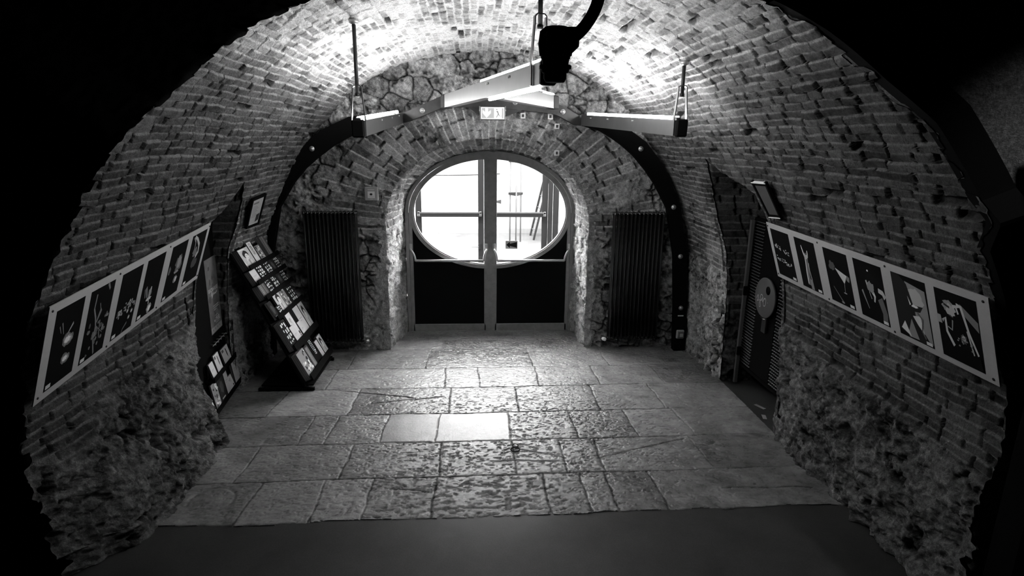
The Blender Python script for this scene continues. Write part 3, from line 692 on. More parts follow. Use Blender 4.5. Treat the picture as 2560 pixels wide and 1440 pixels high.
# ------------------------------------------------------------------ steel arch on the back wall
ARCH = [(-2.375, 0, .135), (-2.36, .53, .135), (-2.31, 1.14, .137), (-2.185, 1.70, .145), (-2.02, 1.98, .165), (-1.88, 2.15, .18), (-1.72, 2.29, .19), (-1.55, 2.41, .19), (-1.30, 2.535, .175), (-1.0, 2.60, .13), (-.80, 2.612, .105), (-.72, 2.628, .10), (-.36, 2.78, .11), (-.30, 2.787, .11),
        (.25, 2.787, .12), (.80, 2.735, .115), (.90, 2.70, .11), (1.06, 2.615, .105), (1.14, 2.612, .105), (1.35, 2.565, .13), (1.50, 2.50, .16), (1.62, 2.43, .175), (1.765, 2.325, .19), (1.92, 2.15, .18), (2.04, 1.98, .165), (2.19, 1.70, .145), (2.31, 1.14, .137), (2.36, .53, .135), (2.385, 0, .135)]
def steel_arch():
    root = empty('steel_arch', (0, 6.45, 0), 'black flat steel arch bolted against the rear stone wall', 'arch frame')
    mb = MB(); N = len(ARCH); vs = []
    for i, (x, z, w_) in enumerate(ARCH):
        a = ARCH[max(i-1, 0)]; b = ARCH[min(i+1, N-1)]; dx, dz = b[0]-a[0], b[1]-a[1]; l = sqrt(dx*dx+dz*dz); nx, nz = -dz/l, dx/l
        for s, y in ((-1, 6.40), (1, 6.40), (1, 6.50), (-1, 6.50)): vs.append((x+nx*s*w_/2, y, z+nz*s*w_/2))
    def seg(i0, i1, m, name, lab=None):
        fs = []
        for i in range(i0, i1):
            for j in range(4): fs.append((i*4+j, i*4+(j+1) % 4, (i+1)*4+(j+1) % 4, (i+1)*4+j))
        fs += [(i0*4, i0*4+3, i0*4+2, i0*4+1), tuple(i1*4+j for j in range(4))]
        b_ = MB(); b_.add(vs[i0*4:i1*4+4], [tuple(j-i0*4 for j in f) for f in fs], m); b_.build(name, root, lab)
    seg(0, 10, M_blackmat, 'curved_bar'); seg(10, 18, M_plate, 'crown_plate', 'bent dark steel plate at the crown'); seg(18, N-1, M_blackmat, 'curved_bar')
    g = MB(); pts = [(-.10, 2.735), (.04, 2.65), (.30, 2.64), (.52, 2.72)]
    g.add([(x, y, z) for y in (6.41, 6.47) for x, z in pts], [(0, 1, 2, 3), (7, 6, 5, 4), (0, 4, 5, 1), (1, 5, 6, 2), (2, 6, 7, 3), (3, 7, 4, 0)], M_plate); g.build('gusset', root)
    for x, z in ((-2.175, 1.672), (-1.723, 2.292), (-.564, 2.69), (.405, 2.785), (.91, 2.697), (1.771, 2.324), (2.182, 1.696), (2.305, 1.139), (2.361, .528)):
        b_ = MB(); b_.lathe((x, 6.395, z), (0, -1, 0), [(-.01, .027), (.003, .027), (.006, .024), (.0061, .014), (.014, .014), (.019, .008), (.02, .001)], M_brass, 16)
        b_.build('bolt', root)
    e = empty('exit_sign', (.163, 6.3, 2.6), 'lit exit sign with white down arrow and running figure, hung from the steel arch', 'exit sign')
    mb = MB(); mb.box((.165, 6.30, 2.667), (.262, .05, .135), M_alu, bev=.004); mb.build('housing', e)
    q = Quad((.046, 6.272, 2.726), (.284, 6.272, 2.726), (.284, 6.272, 2.610), (.046, 6.272, 2.610)); q.n = Vector((0, -1, 0))
    mb = MB(); W_ = mat('sign_white', .6, .5, emit=1.1); Gn = mat('sign_green_as_grey', .20, .5, emit=1.1); F_ = mat('sign_figure', .08, .5, emit=.9)
    q.slab(mb, 0, .003, W_); q.poly(mb, [(.03, .06), (.56, .06), (.56, .94), (.03, .94)], .004, Gn)
    q.poly(mb, [(.18, .10), (.30, .10), (.30, .42), (.42, .25), (.42, .50), (.24, .90), (.07, .50), (.07, .25), (.18, .42)], .005, W_)
    q.poly(mb, [(.90, .06), (.97, .06), (.97, .94), (.90, .94)], .004, Gn)
    q.poly(mb, blob(.68, .18, .028, .05, 1, 12, 0), .005, F_)
    for pts, w_ in (([(.69, .30), (.75, .55)], .028), ([(.69, .34), (.64, .42), (.58, .44)], .012), ([(.72, .34), (.79, .38), (.83, .48)], .012), ([(.75, .55), (.70, .72), (.66, .88)], .018), ([(.75, .55), (.79, .74), (.90, .76)], .018)):
        ribbon(q, mb, pts, w_, w_*.8, .005, F_)
    mb.build('sign_face', e)
    for x in (.03, .30):
        mb = MB(); mb.tube([(x, 6.30, 2.655), (x, 6.30, 2.735), (x+(.02 if x < .1 else -.02), 6.36, 2.745)], .0035, M_chrome, 6); mb.build('bracket', e)
    # socket and label on the right bar
    s = empty('wall_socket', (2.372, 6.39, .21), 'pale square socket low on the right leg of the steel arch', 'socket')
    mb = MB(); mb.box((2.372, 6.385, .212), (.095, .03, .105), mat('socket_plastic', .35, .4), bev=.01); mb.build('housing', s)
    mb = MB(); mb.box((2.378, 6.366, .207), (.066, .01, .074), G(.1), bev=.003); mb.box((2.380, 6.36, .207), (.038, .006, .042), G(.4)); mb.build('socket_face', s)
    mb = MB(); mb.box((2.365, 6.397, .435), (.065, .008, .010), G(.8)); mb.build('label_strip', root, 'thin white strip')
steel_arch()

# ------------------------------------------------------------------ hanging lamps
def lamp(near, far, label, name='pendant_strip_lamp', tube=(0.02, .9), top_z=None, hang=True, bolts=(.35, .62, .85), capfar=False, under=False, hz=.20, hdisp=0.):
    near = Vector(near); far = Vector(far); d = (far-near).normalized(); L = (far-near).length
    r = empty(name, near, label, 'lamp', 'strip lamps hung under the vault')
    x = d.cross(Vector((0, 0, 1))).normalized(); z = x.cross(d); w_, h_ = .072, .105
    mb = MB(); t = .004                             # channel: two sides and a floor
    for s in (-1, 1): mb.beam(near+x*s*(w_/2), far+x*s*(w_/2), t, h_, M_alu)
    mb.beam(near-z*(h_/2), far-z*(h_/2), w_, t, M_alu); mb.beam(near+z*(h_/2-.02), far+z*(h_/2-.02), w_-.006, t, M_alu); mb.build('channel', r)
    for p, s in ((near, -1),)+(((far, 1),) if capfar else ()):
        mb = MB(); mb.beam(p+d*s*.016, p-d*s*(.022 if not (s > 0 or not hang) else .15), w_+.012, h_+.012, M_rubber, bev=.010); mb.build('end_cap', r, 'black rubber end cap')
    a = near+d*L*tube[0]+z*(h_/2+.014); b = near+d*L*tube[1]+z*(h_/2+.014)
    mb = MB(); mb.tube([a, b], .0115, M_tube, 12); mb.build('light_tube', r, 'glowing white tube')
    for q in (a, b):
        mb = MB(); mb.beam(q-d*.012-z*.012, q+d*.012-z*.012, .03, .03, M_alu); mb.build('tube_holder', r)
    if under:
        mb = MB(); mb.tube([near+d*.12-z*(h_/2+.012), near+d*L*.42-z*(h_/2+.012)], .009, M_tube, 10); mb.build('light_tube', r, 'glowing tube on the underside')
    for f in bolts:
        for s in (-1, 1):
            for k in (0, 1):
                mb = MB(); c = near+d*(L*f+k*.028)+x*s*(w_/2+.002)+z*.028; mb.lathe(c-x*s*.004, x*s, [(0, .008), (.006, .008), (.009, .004)], M_brass, 8); mb.build('screw', r)
    if hang:
        hp = near+d*(.03+hdisp); top = Vector((hp.x, hp.y, hp.z+hz+h_/2))
        mb = MB()
        pts = []
        bx = w_/2+.010
        path = [(-bx, -h_/2), (-bx, h_/2), (-.030, hz-.02), (-.030, hz+.01), (-.018, hz+.022), (.018, hz+.022), (.030, hz+.01), (.030, hz-.02), (bx, h_/2), (bx, -h_/2)]
        path = [(a_, (b_ if abs(b_) < .1 else b_+h_/2)) for a_, b_ in path]
        for (a0, b0), (a1, b1) in zip(path[:-1], path[1:]): mb.beam(hp+x*a0+Vector((0, 0, b0)), hp+x*a1+Vector((0, 0, b1)), .026, .006, M_alu, up=(x*(b1-b0)-Vector((0, 0, 1))*(a1-a0)).normalized())
        mb.build('hanger', r, 'narrow looped metal hanger')
        zt = top_z
        mb = MB(); mb.tube([(hp.x, hp.y, hp.z+hz+h_/2-.045), (hp.x, hp.y, zt)], .0125, M_steelblk, 10); mb.lathe((hp.x, hp.y, hp.z+hz+h_/2-.05), (0, 0, 1), [(0, .016), (.02, .016), (.025, .012)], M_steelblk, 8); mb.build('rod', r, 'black hanging rod')
        mb = MB(); mb.lathe((hp.x, hp.y, zt-.02), (0, 0, 1), [(0, .013), (.008, .03), (.03, .034)], M_brass, 12); mb.build('ceiling_mount', r)
def vz(x): return float(np.interp(abs(x-X0), PX[:600][::-1], PZ[:600][::-1]))
lamp((-.790, 4.10, 2.465), (-.80, 6.36, 2.612), 'straight strip lamp at left, running from its hanger back to the steel arch', top_z=vz(-.79)-.02, tube=(.01, .93))
lamp((1.392, 4.05, 2.492), (1.14, 6.36, 2.612), 'straight strip lamp at right, running from its hanger back to the steel arch', top_z=vz(1.38)-.02, tube=(.03, .95))
lamp((.352, 3.02, 2.722), (-.278, 5.50, 2.727), 'middle strip lamp hung nearest the viewer, crossing above the exit sign', top_z=vz(.33)-.02, tube=(.03, .50), capfar=True, bolts=(.2, .38), under=True, hz=.215, hdisp=.10)
lamp((.702, 5.50, 2.733), (.16, 4.25, 2.728), 'short strip lamp branching right beneath the middle one, above the arch door', tube=(.03, .30), hang=False, bolts=())

# ------------------------------------------------------------------ cable with plug in the foreground
def plug():
    r = empty('hanging_connector', (.17, 1.3, 2.55), 'black power connector on thick curved cable, hanging out of focus in front', 'connector')
    c = Vector((.166, 1.3, 0))
    mb = MB(); prof_ = [(2.520, .020), (2.527, .024), (2.5385, .024), (2.539, .028), (2.546, .030), (2.5465, .034), (2.553, .034), (2.5535, .027), (2.566, .029), (2.5665, .031), (2.572, .031), (2.5725, .034), (2.595, .037), (2.62, .034), (2.628, .024), (2.630, .01)]
    mb.lathe((c.x, c.y, 0), (0.0, 0, 1), prof_, M_rubber, 22); mb.build('plug_body', r)
    mb = MB(); mb.box((.175, 1.275, 2.60), (.066, .05, .045), M_rubber, bev=.008); mb.build('gland_housing', r)
    mb = MB(); pts = []
    P0 = [(.160, 1.262, 2.578), (.190, 1.262, 2.598), (.222, 1.27, 2.628), (.246, 1.28, 2.672), (.256, 1.30, 2.73), (.25, 1.33, 2.86), (.22, 1.36, 3.1), (.20, 1.38, 3.5), (.20, 1.38, 4.1)]
    P0 = [Vector(p) for p in P0]
    for i in range(len(P0)-1):
        a, b, c_, d = P0[max(i-1, 0)], P0[i], P0[i+1], P0[min(i+2, len(P0)-1)]
        for t in np.linspace(0, 1, 8, endpoint=False): pts.append(.5*((2*b)+(c_-a)*t+(2*a-5*b+4*c_-d)*t*t+(3*b-a-3*c_+d)*t**3))
    pts.append(P0[-1]); mb.tube(pts, .0125, M_rubber, 16); mb.build('cable', r, 'thick black cable')
    mb = MB(); mb.tube(pts[0:4], .017, M_rubber, 16); mb.build('cable_gland', r)
plug()

# ------------------------------------------------------------------ radiators
def radiator(x0, x1, yf, z0, z1, n, label, valve):
    r = empty('column_radiator', ((x0+x1)/2, yf+.05, z0), label, 'radiator', 'tall black column radiators')
    dx = (x1-x0)/n; mb = MB(); x = x0+dx/2
    for j, y in enumerate((yf, yf+.045, yf+.09)):
        mb.tube([(x, y, z0+.035), (x, y, z1-.05), (x, y, z1-.03), (x, y, z1-.008), (x, y, z1)], 0, M_rad, 10, True, [.0105, .0105, .0145, .0135, .006])
    for z, s in ((z0+.02, 1), (z1-.02, -1)):
        mb.box((x, yf+.045, z), (.026, .100, .034), M_rad, bev=.012)
        mb.lathe((x-dx/2-.001, yf+.045, z), (1, 0, 0), [(0, .018), (dx+.002, .018)], M_rad, 12)
    s0 = mb.build('radiator_section', r)
    for i in range(1, n):
        o = s0.copy(); C.objects.link(o); o.parent = r; o.matrix_parent_inverse = s0.matrix_parent_inverse; o.location = (dx*i, 0, 0)
    mb = MB(); xv = x1+.045 if valve > 0 else x0-.045
    mb.tube([(x1 if valve > 0 else x0, yf+.045, z0+.02), (xv, yf+.045, z0+.02), (xv, yf+.12, z0+.02)], .009, M_chrome, 8)
    mb.build('valve', r)
    mb = MB(); mb.lathe((xv, yf+.02, z0+.02), (-.4*valve, -1, .1), [(-.02, .012), (0, .022), (.035, .022), (.045, .012)], M_white if valve < 0 else M_brass, 12); mb.build('valve_knob', r)
    for xx in (x0+dx*2.5, x1-dx*2.5):
        for zz in (z0+.2, z1-.2):
            mb = MB(); mb.beam((xx, yf+.08, zz), (xx, 6.56, zz), .02, .03, M_rad); mb.build('wall_bracket', r)
radiator(-1.885, -1.300, 6.40, .135, 1.635, 14, 'tall black column radiator beside the leaflet rack, left of the door', 1)
radiator(1.515, 2.105, 6.40, .135, 1.635, 13, 'tall black column radiator right of the door, next to the socket', -1)

# fire call point
def callpoint():
    r = empty('fire_call_point', (-1.14, 6.5, 1.76), 'square grey fire call point with white face above the left radiator', 'call point')
    mb = MB(); mb.box((-1.141, 6.475, 1.821), (.142, .06, .146), mat('callpoint_red_as_grey', .30, .4), bev=.006); mb.build('housing', r)
    q = Quad((-1.178, 6.443, 1.848), (-1.104, 6.443, 1.848), (-1.104, 6.443, 1.778), (-1.178, 6.443, 1.778)); q.n = Vector((0, -1, 0)); mb = MB()
    q.slab(mb, 0, .004, G(.62)); q.poly(mb, blob(.5, .42, .20, .17, 3, 14, .1), .006, G(.03)); q.poly(mb, [(.15, .74), (.95, .74), (.95, .77), (.15, .77)], .006, G(.3))
    q.poly(mb, [(.3, 1.13), (.75, 1.13), (.75, 1.2), (.3, 1.2)], .003, G(.6)); q.poly(mb, [(.02, -.33), (.98, -.33), (.98, -.22), (.02, -.22)], .003, G(.55)); mb.build('call_button', r)
    for i, (x, z) in enumerate(((.495, 2.655), (.79, 2.65), (.865, 2.55), (.87, 2.27))):
        mb = MB(); mb.box((x, 6.50, z), (.052, .03, .055), G(.6)); mb.box((x, 6.482, z), (.022, .006, .03), G(.05))
        lab = ('tiny pale plate with dark centre, right of the exit sign', 'tiny pale plate right of the exit sign, close under the arch plate', 'tiny pale plate lower and right of the exit sign, below the arch plate', 'tiny pale plate at the rim of the doorway arch')[i]
        tag(mb.build('wall_marker'), lab, 'wall marker', 'small square plates on the doorway arch')
    mb = MB(); pts = [(.296+.035*cos(t), 4.197+.035*sin(t), .006) for t in np.linspace(0, 2*pi, 17)]; mb.tube(pts, .005, G(.05), 6, False)
    pts = [(.30+.022*cos(t), 4.255+.028*sin(t), .007) for t in np.linspace(0, 2*pi, 17)]; mb.tube(pts, .004, G(.05), 6, False)
    tag(mb.build('iron_ring'), 'small iron ring link lying in a joint between the floor slabs', 'ring')
callpoint()

# ------------------------------------------------------------------ photo panels
def art(kind, q, mb):
    rnd = random.Random(hash(kind) % 1000 if isinstance(kind, int) else sum(map(ord, kind)))
    z = [.0006]
    def P(pts, g): z[0] += .00012; q.poly(mb, pts, z[0], G(min(g*1.7, .85)))
    def R(pts, w0, w1, g): z[0] += .00012; ribbon(q, mb, pts, w0, w1, z[0], G(min(g*1.7, .85)))
    if kind == 'glow':
        for c, s in (((.42, .47), 1), ((.40, .72), .8)):
            P(blob(*c, .20*s, .085*s, 3), .08); P(blob(*c, .15*s, .06*s, 4), .2); P(blob(*c, .10*s, .04*s, 5), .5)
        R([(.3, .28), (.42, .36), (.5, .42)], .02, .004, .22); R([(.72, .20), (.62, .36)], .012, .006, .18); R([(.8, .23), (.72, .33)], .012, .006, .15)
    elif kind == 'branches':
        R([(.72, .08), (.74, .28), (.62, .42), (.55, .55), (.55, .75), (.42, .97)], .022, .022, .12)
        R([(.42, .34), (.50, .44), (.55, .50)], .04, .02, .10); R([(.40, .50), (.34, .70), (.3, .78)], .016, .012, .12); R([(.55, .55), (.2, .72)], .008, .004, .10)
        R([(.52, .24), (.45, .34)], .01, .006, .14); R([(.3, .0), (.2, .10)], .03, .02, .12)
        for k in range(26): c = (.1+.8*rnd.random(), .45+.5*rnd.random()); P(blob(*c, .03+.04*rnd.random(), .02+.02*rnd.random(), k), .05+.08*rnd.random())
    elif kind == 'crowd':
        for k in range(34): c = (.08+.84*rnd.random(), .48+.12*rnd.random()+.1*rnd.random()); P(blob(*c, .02+.02*rnd.random(), .012+.012*rnd.random(), k), .12+.2*rnd.random())
        for c in ((.2, .70), (.42, .66), (.85, .62), (.3, .78)): P(blob(*c, .055, .035, 7), .12); P(blob(*c, .03, .02, 8), .4)
        R([(.35, .85), (.5, .92), (.55, .99)], .02, .01, .08)
    elif kind == 'instrument':
        R([(.75, .48), (.62, .68)], .03, .02, .16); R([(.82, .50), (.74, .66)], .02, .02, .12); P(blob(.5, .62, .09, .09, 4), .12); P(blob(.5, .72, .14, .03, 5), .35); P(blob(.38, .90, .12, .08, 6), .2); P(blob(.36, .91, .07, .05, 7), .5)
        R([(.46, .52), (.52, .7), (.46, .82)], .02, .02, .3)
    elif kind == 'singer':
        P(blob(.35, .40, .20, .16, 2), .06); P(blob(.34, .38, .13, .12, 3), .17); P(blob(.42, .55, .14, .03, 4), .15); P(blob(.36, .70, .12, .07, 5), .12); P(blob(.34, .70, .05, .05, 6), .4); P(blob(.9, .45, .07, .08, 7), .07)
    elif kind == 'hair':
        R([(.80, .04), (.60, .12), (.40, .26), (.35, .42), (.5, .5)], .03, .05, .26); R([(.86, .05), (.7, .16), (.66, .35)], .02, .02, .16); P(blob(.6, .38, .14, .10, 2), .08); P(blob(.5, .62, .2, .1, 3), .04)
    elif kind == 'confetti':
        for k in range(60):
            x = .1+.78*rnd.random(); y = (.38+.12*(x-.4) if k % 2 else .64+.10*(x-.4))+.09*(rnd.random()-.5)
            P([(x+.035*cos(a)*(1 if i % 2 else .35), y+.022*sin(a)*(1 if i % 2 else .35)) for i, a in enumerate(np.linspace(0, 2*pi, 8, endpoint=False))], .3+.35*rnd.random())
    elif kind == 'hand':
        R([(.40, .92), (.40, .70), (.44, .50), (.46, .36)], .085, .075, .10); R([(.34, .9), (.36, .66), (.40, .45), (.40, .34)], .02, .02, .42); R([(.56, .80), (.52, .6), (.53, .45)], .014, .012, .35)
        R([(.40, .34), (.35, .24), (.31, .13)], .03, .014, .45); R([(.53, .34), (.57, .26), (.58, .20)], .03, .014, .4); P(blob(.46, .34, .09, .045, 2, 14, .12), .28); R([(.45, .31), (.47, .26)], .02, .012, .3)
        P([(.45, .78), (.58, .8), (.6, .99), (.46, .99)], .14)
    elif kind == 'glass':
        P([(.40, .32), (.86, .40), (.72, .56), (.70, .56)], .36); R([(.71, .55), (.68, .73)], .008, .008, .2); P(blob(.68, .745, .07, .012, 1, 14, .1), .28); P(blob(.28, .30, .12, .09, 2), .05); P(blob(.9, .45, .06, .06, 4), .12)
        R([(.2, .70), (.38, .84), (.52, .94)], .008, .014, .10); P(blob(.5, .95, .06, .02, 5), .14)
    elif kind == 'dancer':
        P(blob(.50, .14, .028, .018, 1), .6); R([(.46, .34), (.52, .44), (.62, .56), (.58, .66)], .06, .02, .38); R([(.38, .32), (.42, .48)], .025, .015, .25); P(blob(.52, .42, .12, .1, 4), .14)
        R([(.18, .52), (.25, .66), (.34, .82)], .03, .01, .14); R([(.78, .42), (.92, .44), (.98, .52)], .04, .05, .28); R([(.80, .56), (.9, .8), (.86, .97)], .09, .08, .07)
        R([(.45, .5), (.50, .62)], .01, .01, .3)
    elif kind == 'rider':
        P([(.40, .08), (.95, .14), (.98, .95), (.30, .98), (.22, .85), (.55, .5)], .16); P(blob(.66, .30, .22, .16, 1), .28)
        P([(.22, 0), (.44, .12), (.56, .42), (.84, .40), (.74, .50), (.58, .52), (.60, .64), (.95, .99), (.60, .99), (.44, .66), (.26, .95), (.0, .9), (0, 0)], .012)
        P(blob(.60, .435, .09, .022, 2), .62); P([(.22, .74), (.36, .97), (.08, .88)], .42); P([(.50, .60), (.72, .56), (.78, .84), (.62, .72)], .40); P([(.42, .3), (.5, .42), (.46, .44)], .45)
        R([(.66, .52), (.78, .60), (.72, .80), (.80, .9)], .02, .02, .06)
    elif kind == 'figure':
        P([(.6, .12), (.98, .30), (.98, .44), (.66, .26)], .12); P(blob(.32, .22, .15, .10, 1), .18); P(blob(.36, .26, .11, .09, 2), .30); R([(.20, .20), (.34, .23)], .016, .016, .02); R([(.3, .34), (.40, .36)], .008, .008, .05)
        R([(.52, .16), (.62, .16), (.74, .50), (.90, .78)], .035, .02, .36); R([(.42, .20), (.50, .18), (.54, .28)], .03, .02, .34); R([(.70, .48), (.80, .80)], .018, .014, .34)
        R([(.12, .46), (.20, .40), (.20, .60), (.34, .78)], .025, .03, .34); R([(.38, .40), (.34, .55), (.24, .52)], .015, .01, .2); P(blob(.60, .62, .07, .07, 4), .06)
        P(blob(.60, .61, .04, .04, 5), .34); P([(.575, .60), (.59, .59), (.59, .62)], .01); P([(.61, .60), (.625, .60), (.62, .62)], .01)
        for k in range(16): a = (.42+.38*rnd.random(), .60+.16*rnd.random()); P(blob(*a, .02, .012, k), .12+.12*rnd.random())
        P([(.0, .38), (.10, .38), (.12, .5), (.0, .5)], .22); P([(.12, .80), (.95, .80), (.98, .99), (.04, .99)], .004)
    # small pale caption card at the lower corner
U_ = [(.022, .152), (.190, .315), (.365, .490), (.520, .645), (.685, .810), (.839, .965)]
def photo_panel(corners, kinds, label, flip, group, screws):
    q = Quad(*corners); 
    if q.n.x*flip < 0: q.n = -q.n
    r = empty('photo_panel', q.D, label, 'photo panel', group)
    mb = MB(); q.slab(mb, -.006, 0, M_card); mb.build('backing_board', r, 'pale grey backing board')
    for (u0, u1), kd in zip(U_, kinds):
        s = q.sub(u0, .09, u1, .925, .0)
        mb = MB(); s.slab(mb, .0, .0006, G(.012, .5))
        art(kd, s, mb); ph = mb.build('photograph', r, {'glow': 'dark photograph with two glowing white patches', 'branches': 'dark photograph of grey branching lines', 'crowd': 'dark photograph of lit faces in a crowd', 'instrument': 'dark photograph of bright instrument', 'singer': 'dark photograph of lit singer', 'hair': 'dark photograph of a backlit head of hair', 'confetti': 'black photograph with two bands of white sparkles', 'hand': 'black photograph of a raised arm with two fingers up', 'glass': 'black photograph with bright cone-shaped glass', 'dancer': 'black photograph of a lit dancer', 'rider': 'photograph of dark silhouette against pale ground', 'figure': 'photograph of person with hand to face'}[kd])
        mb = MB(); s.slab(mb, .0026, .0032, G(.7), .80 if flip < 0 else .80, .925, .965, .975); mb.build('caption_card', ph, 'small pale caption card')
    for u, v in screws:
        mb = MB(); mb.lathe(q.p(u, v, -.002), q.n, [(0, .007), (.004, .007), (.006, .004)], G(.05), 8); mb.build('screw', r)
SC = [(.008, .06), (.01, .94), (.34, .05), (.345, .95), (.665, .05), (.66, .955), (.985, .06), (.985, .94)]
photo_panel([(2.1959, 4.3128, 1.816), (2.2156, 2.3248, 1.7561), (2.3663, 2.3253, 1.3356), (2.3481, 4.3223, 1.3914)], ['confetti', 'hand', 'glass', 'dancer', 'rider', 'figure'],
            'long pale panel of six black-and-white photographs on right brick wall', -1, None, SC)
photo_panel([(-2.0807, 4.6943, 1.7515), (-2.1278, 2.9291, 1.5694), (-2.2605, 2.8686, 1.0586), (-2.1906, 4.5902, 1.3287)], ['hair', 'singer', 'instrument', 'crowd', 'branches', 'glow'],
            'long pale panel of six dark photographs on left brick wall, beside the poster board', 1, None, SC)

def small_frames():
    q = Quad((-2.036, 5.46, 1.858), (-2.023, 5.791, 1.883), (-2.16, 5.883, 1.572), (-2.16, 5.563, 1.572)); q.n = q.n if q.n.x > 0 else -q.n
    r = empty('framed_notice', q.D, 'small black-framed pale certificate on left wall, above the leaflet rack', 'framed picture')
    mb = MB()
    for a in ((0, 0, 1, .07), (0, .93, 1, 1), (0, 0, .09, 1), (.91, 0, 1, 1)): q.slab(mb, -.012, .010, M_blackmat, *a)
    mb.build('frame', r)
    mb = MB(); q.slab(mb, -.010, .0, G(.42), .09, .07, .91, .93)
    q.poly(mb, [(.16, .12), (.84, .12), (.84, .88), (.16, .88)], .001, G(.36)); q.poly(mb, [(.22, .18), (.6, .18), (.6, .24), (.22, .24)], .002, G(.12))
    for k in range(9): q.poly(mb, [(.22, .30+k*.045), (.5+.2*((k*37) % 5)/5, .30+k*.045), (.5+.2*((k*37) % 5)/5, .315+k*.045), (.22, .315+k*.045)], .002, G(.15))
    q.poly(mb, [(.62, .62), (.86, .60), (.86, .82), (.60, .86)], .002, G(.03)); mb.build('certificate', r)
    q = Quad((2.049, 4.321, 2.124), (2.046, 4.085, 2.131), (2.187, 4.068, 1.87), (2.195, 4.258, 1.854)); q.n = q.n if q.n.x < 0 else -q.n
    r = empty('framed_notice', q.D, 'small black-framed grey sheet on right wall, just above the photo panel', 'framed picture')
    mb = MB()
    for a in ((0, .05, 1, .10), (0, .90, 1, .95), (0, 0, .10, 1), (.90, 0, 1, 1)): q.slab(mb, -.012, .008, M_blackmat, *a)
    mb.build('frame', r); mb = MB(); q.slab(mb, -.010, .0, G(.07), .1, .1, .9, .9); mb.build('sheet', r)
    for a in ((.02, .02, .98, .045), (.02, .955, .98, .98)): mb = MB(); q.slab(mb, -.012, .010, G(.75), *a); mb.build('clamp_rail', r, 'bright metal rail')
small_frames()

# ------------------------------------------------------------------ niche gate on the right with round disc sign
def gate():
    X = 2.70
    r = empty('mesh_gate', (X, 5.1, 0), 'black perforated metal gate standing in the right wall niche', 'gate')
    mb = MB()
    for y in (4.70, 5.56): mb.box((X, y, .95), (.03, .03, 1.52), M_blackmat)
    mb.box((X, 5.13, .20), (.03, .88, .03), M_blackmat); mb.box((X, 5.13, 1.69), (.03, .88, .03), M_blackmat); mb.build('gate_frame', r)
    mb = MB(); mb.box((X+.01, 5.11, .95), (.015, .36, 1.48), M_blackmat); mb.build('centre_panel', r)
    for y0, y1 in ((5.30, 5.55), (4.72, 4.93)):
        mb = MB(); mb.box((X+.012, (y0+y1)/2, .95), (.006, y1-y0, 1.48), M_blackmat); n = int((y1-y0)/.032); lip = mat('mesh_lip', .25, .5, metal=.3)
        z = .225; k = 0
        while z < 1.67:
            for i in range(n):
                y = y0+.016+i*.032+(k % 2)*.010; mb.add([(X+.009, y-.012, z+.002), (X-.002, y-.012, z+.002), (X-.002, y+.012, z+.002), (X+.009, y+.012, z+.002), (X-.002, y+.009, z-.003), (X-.002, y-.009, z-.003)], [(0, 1, 2, 3), (1, 5, 4, 2)], lip)
            z += .030; k += 1
        mb.build('perforated_strip', r)
    tagp = empty('gate_post', (2.68, 5.47, 0), 'pale grey metal door post at the foot of the mesh gate', 'post')
    mb = MB(); mb.box((2.655, 5.475, .84), (.036, .03, 1.68), mat('post_grey', .09, .6), bev=.003); mb.build('post', tagp)
    for z in (.35, .98): mb = MB(); mb.box((2.65, 5.452, z), (.045, .02, .09), M_blackmat, bev=.004); mb.build('hinge', tagp)
    d = empty('disc_sign', (2.66, 5.09, 1.01), 'round grey disc with white scribbled signature, fixed on the mesh gate', 'sign')
    mb = MB(); mb.lathe((2.672, 5.09, 1.005), (-1, 0, 0), [(-.010, .185), (0, .188), (.008, .188), (.010, .186)], mat('disc_grey', .09, .5, spec=.2), 48); mb.build('disc', d)
    mb = MB(); mb.lathe((2.661, 5.035, 1.085), (-1, 0, 0), [(0, .040), (.0015, .040)], G(.012), 24); mb.build('dark_spot', d)
    q = Quad((2.659, 5.26, 1.19), (2.659, 4.92, 1.19), (2.659, 4.92, .82), (2.659, 5.26, .82)); q.n = Vector((-1, 0, 0))
    mb = MB(); sg = [(.10, .60), (.16, .50), (.20, .58), (.14, .66), (.24, .62), (.34, .60), (.46, .56), (.40, .46), (.32, .46), (.30, .60), (.36, .74), (.30, .78), (.28, .68), (.36, .58), (.42, .52), (.44, .62), (.50, .56), (.54, .50), (.62, .54), (.60, .68), (.52, .70), (.48, .60), (.56, .50)]
    sg2 = []
    for i in range(len(sg)-1):
        a, b, c_, e = sg[max(i-1, 0)], sg[i], sg[i+1], sg[min(i+2, len(sg)-1)]
        for t in (0, .2, .4, .6, .8): sg2.append(tuple(.5*(2*b[j]+(c_[j]-a[j])*t+(2*a[j]-5*b[j]+4*c_[j]-e[j])*t*t+(3*b[j]-a[j]-3*c_[j]+e[j])*t**3) for j in (0, 1)))
    ribbon(q, mb, sg2, .006, .006, .002, G(.7)); q.poly(mb, blob(.72, .58, .008, .008, 2, 8, 0), .002, G(.7)); mb.build('signature', d, 'white handwritten scribble')
    mb = MB(); mb.box((2.675, 5.06, .76), (.02, .08, .17), M_black, bev=.004); mb.tube([(2.66, 5.09+.03, .815), (2.655, 5.06, .808), (2.66, 5.03, .815)], .004, M_chrome, 6); mb.build('lock_box', d)
    for i, (x, y, a, s) in enumerate(((2.66, 4.93, .4, .11), (2.60, 4.72, -.3, .09))):
        mb = MB(); R = Matrix.Rotation(a, 3, 'Z'); mb.box((x, y, -.018), (.035, s, .0015), G(.25), R)
        tag(mb.build('paper_scrap'), ('pale scrap of paper on the dark niche floor, farther from the wall corner', 'pale scrap of paper on the dark niche floor, next to the rubble wall corner')[i], 'scrap')
gate()

